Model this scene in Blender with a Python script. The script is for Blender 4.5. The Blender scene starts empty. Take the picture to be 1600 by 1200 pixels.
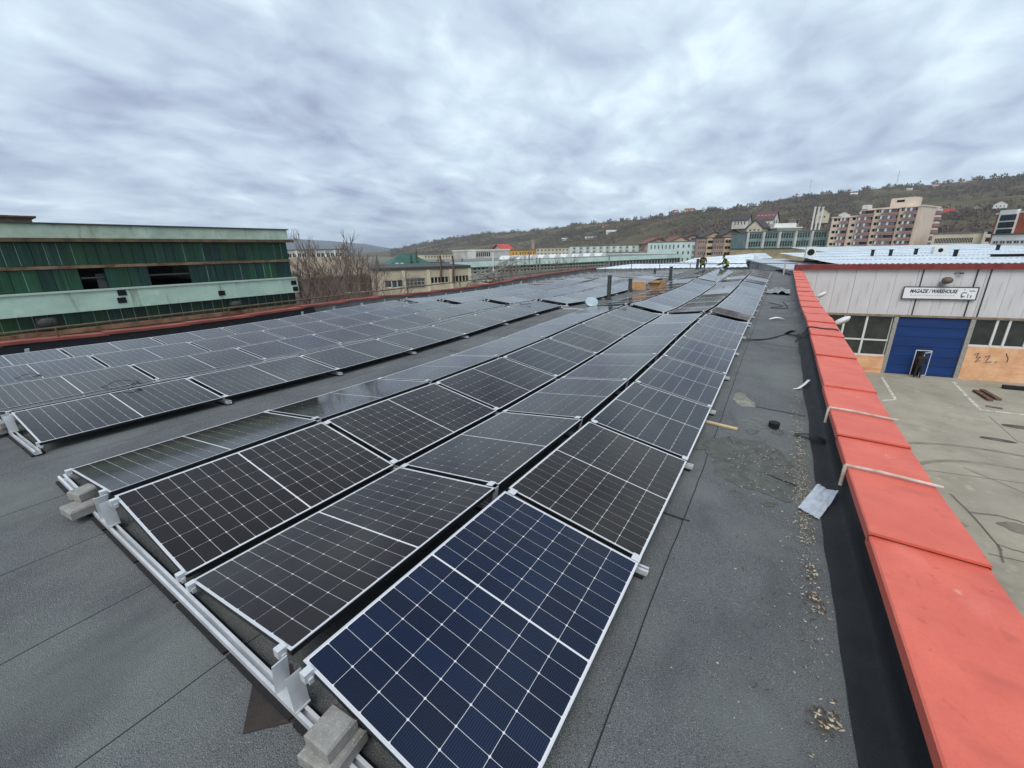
import bpy, math, random
from mathutils import Vector, Matrix, noise
random.seed(11)
scene = bpy.context.scene
COL = scene.collection

# ------------------------------------------------------------------ camera
FPX = 645.24                                   # focal length in photo pixels (1600 wide)
CAM = Vector((5.2964, -0.6891, 1.8425))
YAW, PIT, ROL = -0.5654, math.radians(-17.9), math.radians(-1.2)
FW = Vector((math.sin(YAW)*math.cos(PIT), math.cos(YAW)*math.cos(PIT), math.sin(PIT)))
R0 = Vector((math.cos(YAW), -math.sin(YAW), 0.0))
U0 = R0.cross(FW)
RT = R0*math.cos(ROL) + U0*math.sin(ROL)
UP = -R0*math.sin(ROL) + U0*math.cos(ROL)
camd = bpy.data.cameras.new('camera')
camd.sensor_width = 36.0
camd.lens = FPX/1600.0*36.0
camd.clip_start = 0.05
camd.clip_end = 30000.0
cam = bpy.data.objects.new('camera', camd)
COL.objects.link(cam)
M = Matrix((RT, UP, -FW)).transposed().to_4x4()
M.translation = CAM
cam.matrix_world = M
scene.camera = cam

# ------------------------------------------------------------------ world: overcast sky
SUN_EL, SUN_AZ = math.radians(52), math.radians(165)
world = bpy.data.worlds.new('World')
scene.world = world
world.use_nodes = True
nt = world.node_tree
nt.nodes.clear()
def wn(t, **k):
    n = nt.nodes.new(t)
    for a, b in k.items():
        setattr(n, a, b)
    return n
wl = nt.links.new
w_out = wn('ShaderNodeOutputWorld')
w_bg = wn('ShaderNodeBackground'); w_bg.inputs['Strength'].default_value = 0.1
w_sky = wn('ShaderNodeTexSky', sky_type='NISHITA')
w_sky.sun_disc = False
w_sky.sun_elevation = SUN_EL
w_sky.sun_rotation = SUN_AZ
w_sky.air_density = 1.0; w_sky.dust_density = 2.0
w_tc = wn('ShaderNodeTexCoord')
w_sep = wn('ShaderNodeSeparateXYZ'); wl(w_tc.outputs['Generated'], w_sep.inputs[0])
def wmath(op, a, b=None):
    m = wn('ShaderNodeMath', operation=op)
    for i, v in enumerate((a, b)):
        if v is None: continue
        if isinstance(v, (int, float)): m.inputs[i].default_value = v
        else: wl(v, m.inputs[i])
    return m.outputs[0]
zc = wmath('ADD', wmath('MAXIMUM', w_sep.outputs[2], 0.0), 0.22)
w_cmb = wn('ShaderNodeCombineXYZ')
wl(wmath('DIVIDE', w_sep.outputs[0], zc), w_cmb.inputs[0])
wl(wmath('DIVIDE', w_sep.outputs[1], zc), w_cmb.inputs[1])
def wnoise(scale, detail, rough, dist, off):
    mp = wn('ShaderNodeMapping'); mp.inputs['Location'].default_value = off
    mp.inputs['Rotation'].default_value = (0, 0, 0.5); mp.inputs['Scale'].default_value = (1.0, 0.75, 1.0)
    wl(w_cmb.outputs[0], mp.inputs[0])
    n = wn('ShaderNodeTexNoise'); n.inputs['Scale'].default_value = scale; n.inputs['Detail'].default_value = detail
    n.inputs['Roughness'].default_value = rough; n.inputs['Distortion'].default_value = dist
    wl(mp.outputs[0], n.inputs['Vector'])
    return n.outputs['Fac']
nA = wnoise(2.1, 12, 0.52, 0.35, (3.1, 1.7, 0.0))
nB = wnoise(5.0, 10, 0.52, 0.5, (8.0, 4.0, 2.0))
nC = wnoise(0.8, 4, 0.5, 0.0, (0.7, 5.0, 4.0))
mixn = wmath('ADD', wmath('ADD', wmath('MULTIPLY', nA, 0.46), wmath('MULTIPLY', nB, 0.28)), wmath('MULTIPLY', nC, 0.26))
ramp = wn('ShaderNodeValToRGB')
wl(mixn, ramp.inputs[0])
cr = ramp.color_ramp
cr.elements[0].position = 0.36; cr.elements[0].color = (0.225, 0.262, 0.36, 1)
cr.elements[1].position = 0.615; cr.elements[1].color = (0.575, 0.665, 0.71, 1)
e = cr.elements.new(0.44); e.color = (0.315, 0.37, 0.465, 1)
e = cr.elements.new(0.54); e.color = (0.435, 0.525, 0.60, 1)
# the cloud deck, scaled to the sky texture's own brightness (x10 at strength 0.1)
w_scl = wn('ShaderNodeMix', data_type='RGBA', blend_type='MULTIPLY'); w_scl.inputs[0].default_value = 1.0
wl(ramp.outputs[0], w_scl.inputs[6]); w_scl.inputs[7].default_value = (10.0, 10.0, 10.0, 1)
w_mix = wn('ShaderNodeMix', data_type='RGBA'); w_mix.inputs[0].default_value = 0.93
wl(w_sky.outputs[0], w_mix.inputs[6]); wl(w_scl.outputs[2], w_mix.inputs[7])
wl(w_mix.outputs[2], w_bg.inputs['Color'])
wl(w_bg.outputs[0], w_out.inputs[0])

# ------------------------------------------------------------------ sun behind the clouds
sund = bpy.data.lights.new('sun', 'SUN')
sund.energy = 1.35; sund.angle = math.radians(40); sund.color = (1.0, 0.96, 0.9)
sun = bpy.data.objects.new('sun', sund)
COL.objects.link(sun)
sdir = Vector((math.sin(SUN_AZ)*math.cos(SUN_EL), math.cos(SUN_AZ)*math.cos(SUN_EL), math.sin(SUN_EL)))
sun.rotation_euler = (-sdir).to_track_quat('-Z', 'Y').to_euler()
sun.location = (0, 0, 60)

vs = scene.view_settings
vs.view_transform = 'Standard'; vs.look = 'None'; vs.gamma = 1.0; vs.exposure = 0.70
vs.use_curve_mapping = False
scene.cycles.use_denoising = True
scene.cycles.max_bounces = 6
scene.cycles.diffuse_bounces = 3
scene.cycles.glossy_bounces = 3
scene.cycles.transparent_max_bounces = 8
scene.cycles.volume_bounces = 1
scene.cycles.sample_clamp_indirect = 6.0

# ------------------------------------------------------------------ measuring helpers
def ray(u, v):
    return FW + RT*((u-800.0)/FPX) - UP*((v-600.0)/FPX)
def at_y(u, v, y):
    d = ray(u, v); return CAM + d*((y-CAM.y)/d.y)
def at_x(u, v, x):
    d = ray(u, v); return CAM + d*((x-CAM.x)/d.x)
def at_z(u, v, z):
    d = ray(u, v); return CAM + d*((z-CAM.z)/d.z)
def at_d(u, v, dist):                          # at a horizontal distance from the camera
    d = ray(u, v); return CAM + d*(dist/math.hypot(d.x, d.y))
def on_plane(u, v, P, n):
    d = ray(u, v); return CAM + d*((P-CAM).dot(n)/d.dot(n))

# ------------------------------------------------------------------ roof shape (y along the building, x across)
KY = [-9, 0, 1.8, 3.6, 5.45, 7.3, 9.1, 10.9, 12.7, 13.2, 15, 16.8, 18.7, 20.5, 22.3, 24.1, 25.9, 26.4, 28.2, 30, 33.7, 37, 43, 90]
KZ = [.02, 0, -.045, -.1, -.117, -.105, -.063, -.045, -.045, -.035, -.12, -.14, -.15, -.16, -.14, -.12, -.015, -.02, -.015, .03, .05, .08, .08, .08]
def prof(y):
    for i in range(len(KY)-1):
        if y <= KY[i+1]:
            t = (y-KY[i])/(KY[i+1]-KY[i]); t = max(0.0, t)
            return KZ[i]+(KZ[i+1]-KZ[i])*t
    return KZ[-1]
RIDGE_X = -0.53
LOW = 0.12                                      # height of a panel's low edge above the roof felt
def roof_z(x, y):
    return .028 - .0435*abs(x-RIDGE_X) + prof(y) - LOW
GROUND = -7.0
def roof_hit(u, v, h=0.0):
    d = ray(u, v); t = .3
    while t < 90:
        P = CAM+d*t
        if roof_z(P.x, P.y)+h > P.z: break
        t *= 1.002
    return CAM+d*t

# ------------------------------------------------------------------ mesh helpers
def lin(c):
    return tuple(((v/255)/12.92 if v/255 <= .04045 else ((v/255+.055)/1.055)**2.4) for v in c)
class MB:
    def __init__(s): s.v = []; s.f = []; s.m = []
    def add(s, vs, fs, mi=0, X=None):
        o = len(s.v)
        s.v += [tuple(X @ Vector(q)) if X is not None else tuple(q) for q in vs]
        s.f += [tuple(i+o for i in f) for f in fs]
        s.m += [mi]*len(fs)
        return s
    def box(s, x0, y0, z0, x1, y1, z1, mi=0, X=None):
        vs = [(x0,y0,z0),(x1,y0,z0),(x1,y1,z0),(x0,y1,z0),(x0,y0,z1),(x1,y0,z1),(x1,y1,z1),(x0,y1,z1)]
        return s.add(vs, [(3,2,1,0),(4,5,6,7),(0,1,5,4),(1,2,6,5),(2,3,7,6),(3,0,4,7)], mi, X)
    def quad(s, a, b, c, d, mi=0, X=None):
        return s.add([a,b,c,d], [(0,1,2,3)], mi, X)
    def prism(s, poly, z0, z1, mi=0, X=None):   # counter-clockwise outline in x,y
        n = len(poly)
        vs = [(p[0],p[1],z0) for p in poly]+[(p[0],p[1],z1) for p in poly]
        fs = [tuple(range(n-1,-1,-1)), tuple(range(n,2*n))]+[(i,(i+1)%n,n+(i+1)%n,n+i) for i in range(n)]
        return s.add(vs, fs, mi, X)
    def extr(s, prof_, p0, p1, ax, ay, mi=0, close=True):   # profile (a,b) swept from p0 to p1
        n = len(prof_)
        vs = [Vector(p)+Vector(ax)*a+Vector(ay)*b for p in (p0,p1) for a, b in prof_]
        fs = [(i,(i+1)%n,n+(i+1)%n,n+i) for i in range(n if close else n-1)]
        if close: fs += [tuple(range(n-1,-1,-1)), tuple(range(n,2*n))]
        return s.add(vs, fs, mi)
    def tube(s, pts, r, n=6, mi=0, cap=True):
        pts = [Vector(p) for p in pts]
        rs = r if isinstance(r, (list, tuple)) else [r]*len(pts)
        o = len(s.v); k = len(pts)
        for i, p in enumerate(pts):
            t = (pts[min(i+1,k-1)]-pts[max(i-1,0)])
            t = t.normalized() if t.length > 1e-9 else Vector((0,0,1))
            a = t.cross(Vector((0,0,1)) if abs(t.z) < .9 else Vector((1,0,0))).normalized()
            b = t.cross(a)
            for j in range(n):
                w = 2*math.pi*j/n
                s.v.append(tuple(p+a*(rs[i]*math.cos(w))+b*(rs[i]*math.sin(w))))
        for i in range(k-1):
            for j in range(n):
                s.f.append((o+i*n+j, o+i*n+(j+1)%n, o+(i+1)*n+(j+1)%n, o+(i+1)*n+j)); s.m.append(mi)
        if cap:
            s.f.append(tuple(o+j for j in range(n-1,-1,-1))); s.m.append(mi)
            s.f.append(tuple(o+(k-1)*n+j for j in range(n))); s.m.append(mi)
        return s
    def ell(s, c, r, nu=10, nv=6, mi=0, jit=0.0):
        vs = []; fs = []
        for i in range(nv+1):
            th = math.pi*i/nv
            for j in range(nu):
                ph = 2*math.pi*j/nu
                q = 1+random.uniform(-jit, jit)
                vs.append((c[0]+r[0]*q*math.sin(th)*math.cos(ph), c[1]+r[1]*q*math.sin(th)*math.sin(ph), c[2]+r[2]*q*math.cos(th)))
        for i in range(nv):
            for j in range(nu):
                fs.append((i*nu+j, (i+1)*nu+j, (i+1)*nu+(j+1)%nu, i*nu+(j+1)%nu))
        return s.add(vs, fs, mi)
    def mesh(s, name, mats=None, smooth=False):
        me = bpy.data.meshes.new(name)
        me.from_pydata(s.v, [], s.f)
        if mats:
            for m_ in (mats if isinstance(mats, (list, tuple)) else [mats]): me.materials.append(m_)
            if isinstance(mats, (list, tuple)) and len(mats) > 1: me.polygons.foreach_set('material_index', s.m)
        if smooth: me.polygons.foreach_set('use_smooth', [True]*len(me.polygons))
        me.update()
        return me
def link(name, data, parent=None, X=None):
    o = bpy.data.objects.new(name, data)
    COL.objects.link(o)
    if parent is not None: o.parent = parent
    if X is not None: o.matrix_basis = X
    return o
def obj(name, mb, mats, parent=None, X=None, smooth=False):
    return link(name, mb.mesh(name, mats, smooth), parent, X)
def tag(o, label, cat, group=None):
    o['label'] = label; o['category'] = cat
    if group: o['group'] = group
    return o
def thing(name, label, cat, X=None, group=None):
    o = link(name, None, None, X if X is not None else Matrix())
    o.empty_display_size = .2
    return tag(o, label, cat, group)
def struct(o, kind='structure'):
    o['kind'] = kind; return o
def T(x, y=None, z=None):
    return Matrix.Translation(Vector((x, y, z)) if y is not None else Vector(x))
def RZ(a): return Matrix.Rotation(a, 4, 'Z')
def frame(o, ex, ey, ez):
    X = Matrix((ex, ey, ez)).transposed().to_4x4(); X.translation = o; return X
def loose(name, mb, mats, label, cat, group=None, smooth=False, base=None):
    """one-mesh thing built in world coordinates; its origin is moved to its own base"""
    xs = [q[0] for q in mb.v]; ys = [q[1] for q in mb.v]; zs = [q[2] for q in mb.v]
    b = Vector(base) if base is not None else Vector(((min(xs)+max(xs))/2, (min(ys)+max(ys))/2, min(zs)))
    mb.v = [tuple(Vector(q)-b) for q in mb.v]
    return tag(obj(name, mb, mats, None, T(b), smooth), label, cat, group)

# ------------------------------------------------------------------ materials
MATS = {}
def mat(name, col, rough=.8, var=.0, scale=3.0, col2=None, bump=0.0, bscale=None, metal=0.0, spec=.5, detail=5, stretch=None, coat=0, thr=None, coords='Object'):
    """plain procedural surface: two tones mixed by noise, optional fine relief"""
    if name in MATS: return MATS[name]
    m = bpy.data.materials.new(name); m.use_nodes = True
    n = m.node_tree; b = n.nodes['Principled BSDF']
    b.inputs['Roughness'].default_value = rough
    b.inputs['Metallic'].default_value = metal
    b.inputs['Specular IOR Level'].default_value = spec
    if coat: b.inputs['Coat Weight'].default_value = coat; b.inputs['Coat Roughness'].default_value = .1
    c1 = lin(col)
    b.inputs['Base Color'].default_value = (*c1, 1)
    if col2 is None and var: col2 = tuple(max(0, min(255, q*(1-var))) for q in col)
    tc = n.nodes.new('ShaderNodeTexCoord')
    src = tc.outputs[coords]
    if stretch:
        mp = n.nodes.new('ShaderNodeMapping'); mp.inputs['Scale'].default_value = stretch
        n.links.new(src, mp.inputs[0]); src = mp.outputs[0]
    if col2 is not None:
        t = n.nodes.new('ShaderNodeTexNoise'); t.inputs['Scale'].default_value = scale; t.inputs['Detail'].default_value = detail
        t.inputs['Roughness'].default_value = .62
        n.links.new(src, t.inputs['Vector'])
        r = n.nodes.new('ShaderNodeValToRGB'); n.links.new(t.outputs['Fac'], r.inputs[0])
        lo, hi = thr or (.35, .65)
        r.color_ramp.elements[0].position = lo; r.color_ramp.elements[0].color = (*lin(col2), 1)
        r.color_ramp.elements[1].position = hi; r.color_ramp.elements[1].color = (*c1, 1)
        n.links.new(r.outputs[0], b.inputs['Base Color'])
    if bump:
        t2 = n.nodes.new('ShaderNodeTexNoise'); t2.inputs['Scale'].default_value = bscale or scale*4; t2.inputs['Detail'].default_value = 4
        n.links.new(src, t2.inputs['Vector'])
        bp = n.nodes.new('ShaderNodeBump'); bp.inputs['Strength'].default_value = bump; bp.inputs['Distance'].default_value = .02
        n.links.new(t2.outputs['Fac'], bp.inputs['Height']); n.links.new(bp.outputs[0], b.inputs['Normal'])
    MATS[name] = m
    return m
def nodes_of(m): return m.node_tree, m.node_tree.nodes['Principled BSDF']

def add_layer(m, col, scale, lo, hi, amount=1.0, stretch=None, detail=4, coords='Object', kind='noise', rough=None):
    """lay stains / specks of another colour over a material's base colour"""
    n, b = nodes_of(m)
    tc = n.nodes.new('ShaderNodeTexCoord'); src = tc.outputs[coords]
    if stretch:
        mp = n.nodes.new('ShaderNodeMapping'); mp.inputs['Scale'].default_value = stretch
        n.links.new(src, mp.inputs[0]); src = mp.outputs[0]
    if kind == 'noise':
        t = n.nodes.new('ShaderNodeTexNoise'); t.inputs['Detail'].default_value = detail; o = 'Fac'
    else:
        t = n.nodes.new('ShaderNodeTexVoronoi'); o = 'Distance'
    t.inputs['Scale'].default_value = scale
    n.links.new(src, t.inputs['Vector'])
    r = n.nodes.new('ShaderNodeMapRange'); r.inputs['From Min'].default_value = lo; r.inputs['From Max'].default_value = hi
    r.inputs['To Max'].default_value = amount
    n.links.new(t.outputs[o], r.inputs[0])
    mx = n.nodes.new('ShaderNodeMix'); mx.data_type = 'RGBA'
    n.links.new(r.outputs[0], mx.inputs[0])
    old = b.inputs['Base Color']
    if old.is_linked: n.links.new(old.links[0].from_socket, mx.inputs[6])
    else: mx.inputs[6].default_value = old.default_value
    mx.inputs[7].default_value = (*lin(col), 1)
    n.links.new(mx.outputs[2], old)
    return m

m_felt = mat('roofing_felt', (117,120,121), .95, col2=(99,102,104), scale=1.3, bump=.8, bscale=170, spec=.25)
add_layer(m_felt, (66,66,66), 190, .50, .60, .85, detail=3)
add_layer(m_felt, (186,186,182), 230, .61, .68, .85, detail=3)
add_layer(m_felt, (126,130,126), .55, .50, .72, .75, detail=8)
add_layer(m_felt, (82,84,86), 2.4, .55, .75, .55, detail=8, stretch=(1,.35,1))
add_layer(m_felt, (138,141,138), .9, .58, .72, .4, detail=9)
add_layer(m_felt, (92,92,89), .35, .56, .70, .35, detail=9)
m_bleed = mat('bitumen_seam', (38,40,42), .8, spec=.3)
m_membrane = mat('bitumen_membrane', (34,36,39), .62, col2=(24,25,28), scale=4, bump=.25, bscale=60, spec=.35)
add_layer(m_membrane, (92,96,100), 7, .66, .80, .45, detail=8, stretch=(1,.4,1))
m_coping = mat('red_painted_sheet', (222,113,93), .55, col2=(205,97,81), scale=1.6, bump=.35, bscale=5, spec=.35)
add_layer(m_coping, (240,156,142), 1.2, .54, .74, .7, detail=9, stretch=(1,.6,1))
add_layer(m_coping, (164,80,71), 2.0, .54, .72, .6, detail=11, stretch=(.5,1.6,1))
add_layer(m_coping, (176,62,56), 9, .64, .76, .6, detail=6)
add_layer(m_coping, (110,44,40), 22, .74, .79, .8, detail=3)
add_layer(m_coping, (206,90,78), 70, .48, .66, .35, detail=6)
add_layer(m_coping, (150,66,58), 7, .64, .76, .5, detail=8, stretch=(1,.5,1))
add_layer(m_coping, (232,202,192), 4, .655, .74, .6, detail=10, stretch=(1,.5,1))
add_layer(m_coping, (128,70,64), .9, .60, .80, .45, detail=11)
m_coping_old = mat('faded_red_sheet', (160,88,76), .8, col2=(120,66,58), scale=1.1, bump=.12, bscale=30, spec=.3, detail=8)
add_layer(m_coping_old, (112,70,60), 1.7, .55, .72, .7, detail=8, stretch=(1,.5,1))
m_concrete = mat('concrete', (150,148,142), .92, col2=(128,127,122), scale=14, bump=.35, bscale=160)
add_layer(m_concrete, (176,174,168), 90, .58, .68, .6)
m_alu = mat('aluminium', (226,228,230), .36, col2=(204,207,210), scale=6, metal=.35, spec=.6)
m_alu_white = mat('bright_aluminium', (212,214,216), .42, metal=.35, spec=.6)
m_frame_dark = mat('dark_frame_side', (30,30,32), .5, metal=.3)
m_rubber = mat('black_rubber', (22,22,23), .9)
m_backsheet = mat('white_backsheet', (214,214,216), .12, spec=.3)
m_black = mat('black_plastic', (18,18,19), .6)
m_white = mat('white_plastic', (214,216,216), .5)
m_wood = mat('pale_wood', (206,186,140), .8, col2=(184,160,116), scale=8, stretch=(1,12,1))
m_steel = mat('galvanised_steel', (176,176,170), .5, col2=(150,146,136), scale=9, metal=.5)
m_steel_tan = mat('painted_steel', (206,198,186), .6, col2=(168,150,128), scale=7)
m_pipe = mat('dark_pipe', (70,74,72), .8, col2=(52,56,55), scale=6)
m_rust = mat('rust', (112,84,70), .9, col2=(76,58,50), scale=4)
m_card = mat('cardboard', (190,148,106), .9, col2=(172,130,92), scale=5)
m_card_in = mat('cardboard_inside', (150,112,80), .9)
m_glass = mat('window_glass', (34,42,46), .12, spec=.6, col2=(20,25,28), scale=.7)
m_winframe = mat('white_window_frame', (206,208,204), .6)

def cell_mat(name, dark, light):
    m = mat(name, dark, .07, spec=.36)
    n, b = nodes_of(m)
    b.inputs['Sheen Weight'].default_value = .08; b.inputs['Sheen Roughness'].default_value = .28; b.inputs['Sheen Tint'].default_value = (1, .94, .9, 1)   # a film of dust on the glass
    tc = n.nodes.new('ShaderNodeTexCoord'); sp = n.nodes.new('ShaderNodeSeparateXYZ')
    n.links.new(tc.outputs['Object'], sp.inputs[0])
    def mt(op, a, c=None):
        k = n.nodes.new('ShaderNodeMath'); k.operation = op
        for i, v in enumerate((a, c)):
            if v is None: continue
            if isinstance(v, (int, float)): k.inputs[i].default_value = v
            else: n.links.new(v, k.inputs[i])
        return k.outputs[0]
    fr = mt('FRACT', mt('DIVIDE', sp.outputs[0], .01149))
    wire = mt('LESS_THAN', fr, .22)
    mx = n.nodes.new('ShaderNodeMix'); mx.data_type = 'RGBA'
    n.links.new(wire, mx.inputs[0])
    mx.inputs[6].default_value = (*lin(dark), 1); mx.inputs[7].default_value = (*lin(light), 1)
    oi = n.nodes.new('ShaderNodeObjectInfo')
    hs = n.nodes.new('ShaderNodeHueSaturation')
    v = n.nodes.new('ShaderNodeMapRange'); v.inputs['To Min'].default_value = .75; v.inputs['To Max'].default_value = 1.3
    n.links.new(oi.outputs['Random'], v.inputs[0]); n.links.new(v.outputs[0], hs.inputs['Value'])
    n.links.new(mx.outputs[2], hs.inputs['Color']); n.links.new(hs.outputs[0], b.inputs['Base Color'])
    return m
m_cell = {'black': cell_mat('cell_black', (24,19,18), (34,29,28)),
          'navy': cell_mat('cell_navy', (16,18,27), (28,31,43)),
          'blue': cell_mat('cell_blue', (6,16,38), (25,44,76))}

# ================================================================== SETTING: our own roof
Y0, Y1 = -7.0, 41.5
XR, XL = 6.10, -10.95
ysamp = sorted(set([Y0 + i*.6 for i in range(int((Y1-Y0)/.6)+1)] + [y for y in KY if Y0 < y < Y1] + [Y1]))
# the deck under the felt and the walls of the hall below it
mb = MB()
xs = [XL, -6, -3, RIDGE_X, 2, 4, XR]
for iy, y in enumerate(ysamp):
    for x in xs: mb.v.append((x, y, roof_z(x, y)-.006))
nx = len(xs)
for iy in range(len(ysamp)-1):
    for ix in range(nx-1):
        a = iy*nx+ix
        mb.f.append((a, a+1, a+nx+1, a+nx)); mb.m.append(0)
roof = struct(obj('roof', mb, [m_felt]))
# felt sheets laid along the building, each lapping over its neighbour
edges = [5.94, 4.97, 4.04, 3.12, 2.17, 1.26, .33, -.62, -1.55]
while edges[-1] > XL+.3: edges.append(edges[-1]-.935)
edges[-1] = XL
for i in range(len(edges)-1):
    xr, xl = edges[i], edges[i+1]
    rnd = random.Random(i)
    mb = MB()
    ph = rnd.uniform(0, 50)
    cols = [(xl-.07, .0085), (xl-.062, .0085), (xl+.3, .006), ((xl+xr)/2+.1, .004), (xr, .0025)]
    if xl < RIDGE_X < xr: cols.insert(3, (RIDGE_X, .0045)); cols.sort()
    fine = [Y0 + k*.2 for k in range(int((10-Y0)/.2))] + [10+k*.6 for k in range(int((Y1-10)/.6)+1)] + [Y1]
    fine = sorted(set(round(q, 3) for q in fine+[y for y in KY if Y0 < y < Y1]))
    for y in fine:
        wob = .016*noise.noise((y*.7, ph, 0)) + .008*noise.noise((y*3.1, ph, 2)) + .004*noise.noise((y*9, ph, 3))
        for k, (x, dz) in enumerate(cols):
            xx = x + (wob if k < 2 else 0)
            mb.v.append((xx, y, roof_z(xx, y)+dz+.002*noise.noise((xx*1.3, y*.8, ph))))
    n = len(cols)
    for a in range(len(fine)-1):
        for k in range(n-1):
            q = a*n+k
            mb.f.append((q, q+1, q+n+1, q+n)); mb.m.append(1 if k == 0 else 0)
    o = len(mb.v)
    for y_i, y in enumerate(fine):              # the cut edge of the lap
        x, yy, z = mb.v[y_i*n]
        mb.v.append((x-.001, yy, z-.006))
    for a in range(len(fine)-1):
        mb.f.append((o+a, a*n, (a+1)*n, o+a+1)); mb.m.append(1)
    obj('felt_sheet', mb, [m_felt, m_bleed], roof)
# a few cross joints where one roll ends and the next begins
for (xa, xb, y) in [(4.06, 4.96, 2.63), (.36, 1.24, 11.9), (5.0, 5.9, 10.6), (5.0, 5.9, 6.1), (-.58, .3, 6.0), (1.3, 2.1, -1.6)]:
    mb = MB()
    for k in range(9):
        x = xa+(xb-xa)*k/8; dy = .012*noise.noise((x*4, y, 1))
        for d_ in (0, .02): mb.v.append((x, y+dy+d_, roof_z(x, y)+.0105+.002*d_))
    for k in range(8): mb.f.append((2*k, 2*k+2, 2*k+3, 2*k+1)); mb.m.append(0)
    obj('sheet_end_joint', mb, m_bleed, roof)

# walls of the hall below the roof
m_wall_salmon = mat('salmon_render', (214,150,118), .9, col2=(196,140,112), scale=.8, bump=.2, bscale=20)
def hall_wall(name, x0, x1, label):
    mb = MB(); mb.box(x0, Y0, GROUND-.5, x1, Y1, -.9)
    return tag(obj(name, mb, m_wall_salmon), label, 'wall')
hall_wall('hall_wall', 6.12, 6.50, 'salmon rendered wall of our hall below the red coping, facing the yard')
hall_wall('hall_wall', -11.35, -10.97, 'salmon rendered wall of our hall facing the abandoned green shed')
mb = MB(); mb.box(-10.9, Y1, GROUND-.5, 6.1, Y1+.3, -.62)
tag(obj('hall_wall', mb, m_wall_salmon), 'end wall of our hall at the far roof railing', 'wall')

# ------------------------------------------------------------------ parapets with red sheet copings
def parapet(name, label, xin, sgn, h, width, ystart, piece, black_to, m_cop):
    """sgn +1: parapet on the yard side (x grows outwards)"""
    root = thing(name, label, 'parapet', T(xin, 0, 0))
    # upstand wall
    mb = MB(); yy = [y for y in ysamp]
    a0, a1 = xin+sgn*.05, xin+sgn*(width-.08)
    for y in yy:
        z = roof_z(xin, y)
        mb.v += [(a0-xin, y, -1.2), (a0-xin, y, z+h-.05), (a1-xin, y, z+h-.05), (a1-xin, y, -1.2)]
    for k in range(len(yy)-1):
        for j in range(3):
            q = 4*k+j; f_ = (q, q+4, q+5, q+1); mb.f.append(f_ if sgn < 0 else f_[::-1]); mb.m.append(0)
    obj('upstand', mb, m_concrete if False else m_wall_salmon, root)
    # bitumen membrane dressed up the upstand
    def skirt(nm, m_, ya, yb, seed):
        mb = MB()
        n_ = int((yb-ya)/.18)+1
        prof_ = [(-.16, .011), (-.10, .014), (-.02, .022), (.020, .05), (.036, .14), (.041, h-.04)]
        for k in range(n_+1):
            y = ya+(yb-ya)*k/n_
            for j, (a, b) in enumerate(prof_):
                wv = .014*noise.noise((y*1.7, j*.6, seed)) + .010*noise.noise((y*4.2+j*.8, j*.5, seed+3))
                if j == 0: a2 = a+.03*noise.noise((y*.9, 0, seed)) + .012*noise.noise((y*4, 1, seed))
                else: a2 = a+wv
                z = roof_z(xin+sgn*a2, y)+b+(abs(wv)*.6 if 0 < j < 4 else 0)
                mb.v.append((sgn*a2, y, z))
        n2 = len(prof_)
        for k in range(n_):
            for j in range(n2-1):
                q = k*n2+j; f_ = (q, q+1, q+n2+1, q+n2); mb.f.append(f_ if sgn > 0 else f_[::-1]); mb.m.append(0)
        return obj(nm, mb, m_, root, smooth=True)
    skirt('membrane', m_membrane, Y0, black_to, 1.0)
    skirt('membrane', m_felt, black_to-.05, Y1-.1, 5.0)
    # coping sheets, each lapping over the one nearer to the camera
    y = ystart; k = 0
    cross = [(-.004, -.075), (-.004, -.004), (.006, .004), (width*.5, -.004), (width-.006, -.012), (width+.004, -.02), (width+.004, -.10)]
    while y < Y1-.3:
        rnd = random.Random(k*7+int(sgn))
        ye = min(y+piece, Y1)
        jx, lift = rnd.uniform(-.008, .008), rnd.uniform(.022, .036)
        mb = MB(); n_ = 7
        seg = [y-.05+(ye-y+.05)*q/n_ for q in range(n_+1)]
        for q, yy_ in enumerate(seg):
            t = q/n_
            for (a, b) in cross:
                dz = lift*(1-t)+.0015*rnd.uniform(-1, 1)+.004*noise.noise((a*5, yy_*1.5, k))
                mb.v.append((sgn*(a+jx), yy_-y, roof_z(xin, yy_)+h+b+dz))
        c_ = len(cross)
        for q in range(n_):
            for j in range(c_-1):
                w_ = q*c_+j; f_ = (w_, w_+1, w_+c_+1, w_+c_); mb.f.append(f_ if sgn > 0 else f_[::-1]); mb.m.append(0)
        o_ = len(mb.v)                          # turned-down front edge
        for j in range(c_):
            x_, y_, z_ = mb.v[j]
            mb.v.append((x_, y_+.002, z_-.020))
        for j in range(c_-1):
            f_ = (o_+j, o_+j+1, j+1, j); mb.f.append(f_ if sgn > 0 else f_[::-1]); mb.m.append(0)
        obj('coping_sheet', mb, m_cop, root, T(0, y, 0))
        y = ye; k += 1
    return root
PAR_X, PAR_H = 6.085, .37
par_r = parapet('parapet', 'low parapet with bright red sheet coping along the yard side of the roof', PAR_X, 1, PAR_H, .585, 2.66-1.95*5, 1.95, 12.6, m_coping)
par_l = parapet('parapet', 'low parapet with faded red coping on the side of the green shed', -10.80, -1, .45, .50, -6.9, 2.0, 9.6, m_coping_old)
mb = MB(); mb.box(-10.8, 41.35, -.75, 6.06, 41.6, -.12)
tag(obj('parapet', mb, m_felt), 'low dark upstand closing the far end of the roof', 'parapet')

# ================================================================== SOLAR PANELS
PL, PW = 1.762, 1.134
PITCH = PL + .0572
TH = math.radians(8.58)
SR, SLf = math.radians(-2.523), math.radians(2.433)
W_ = PW*math.cos(TH); GR, GV = .0964, .0857
PERIOD = 2*W_+GR+GV
LIP = .009
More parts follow.
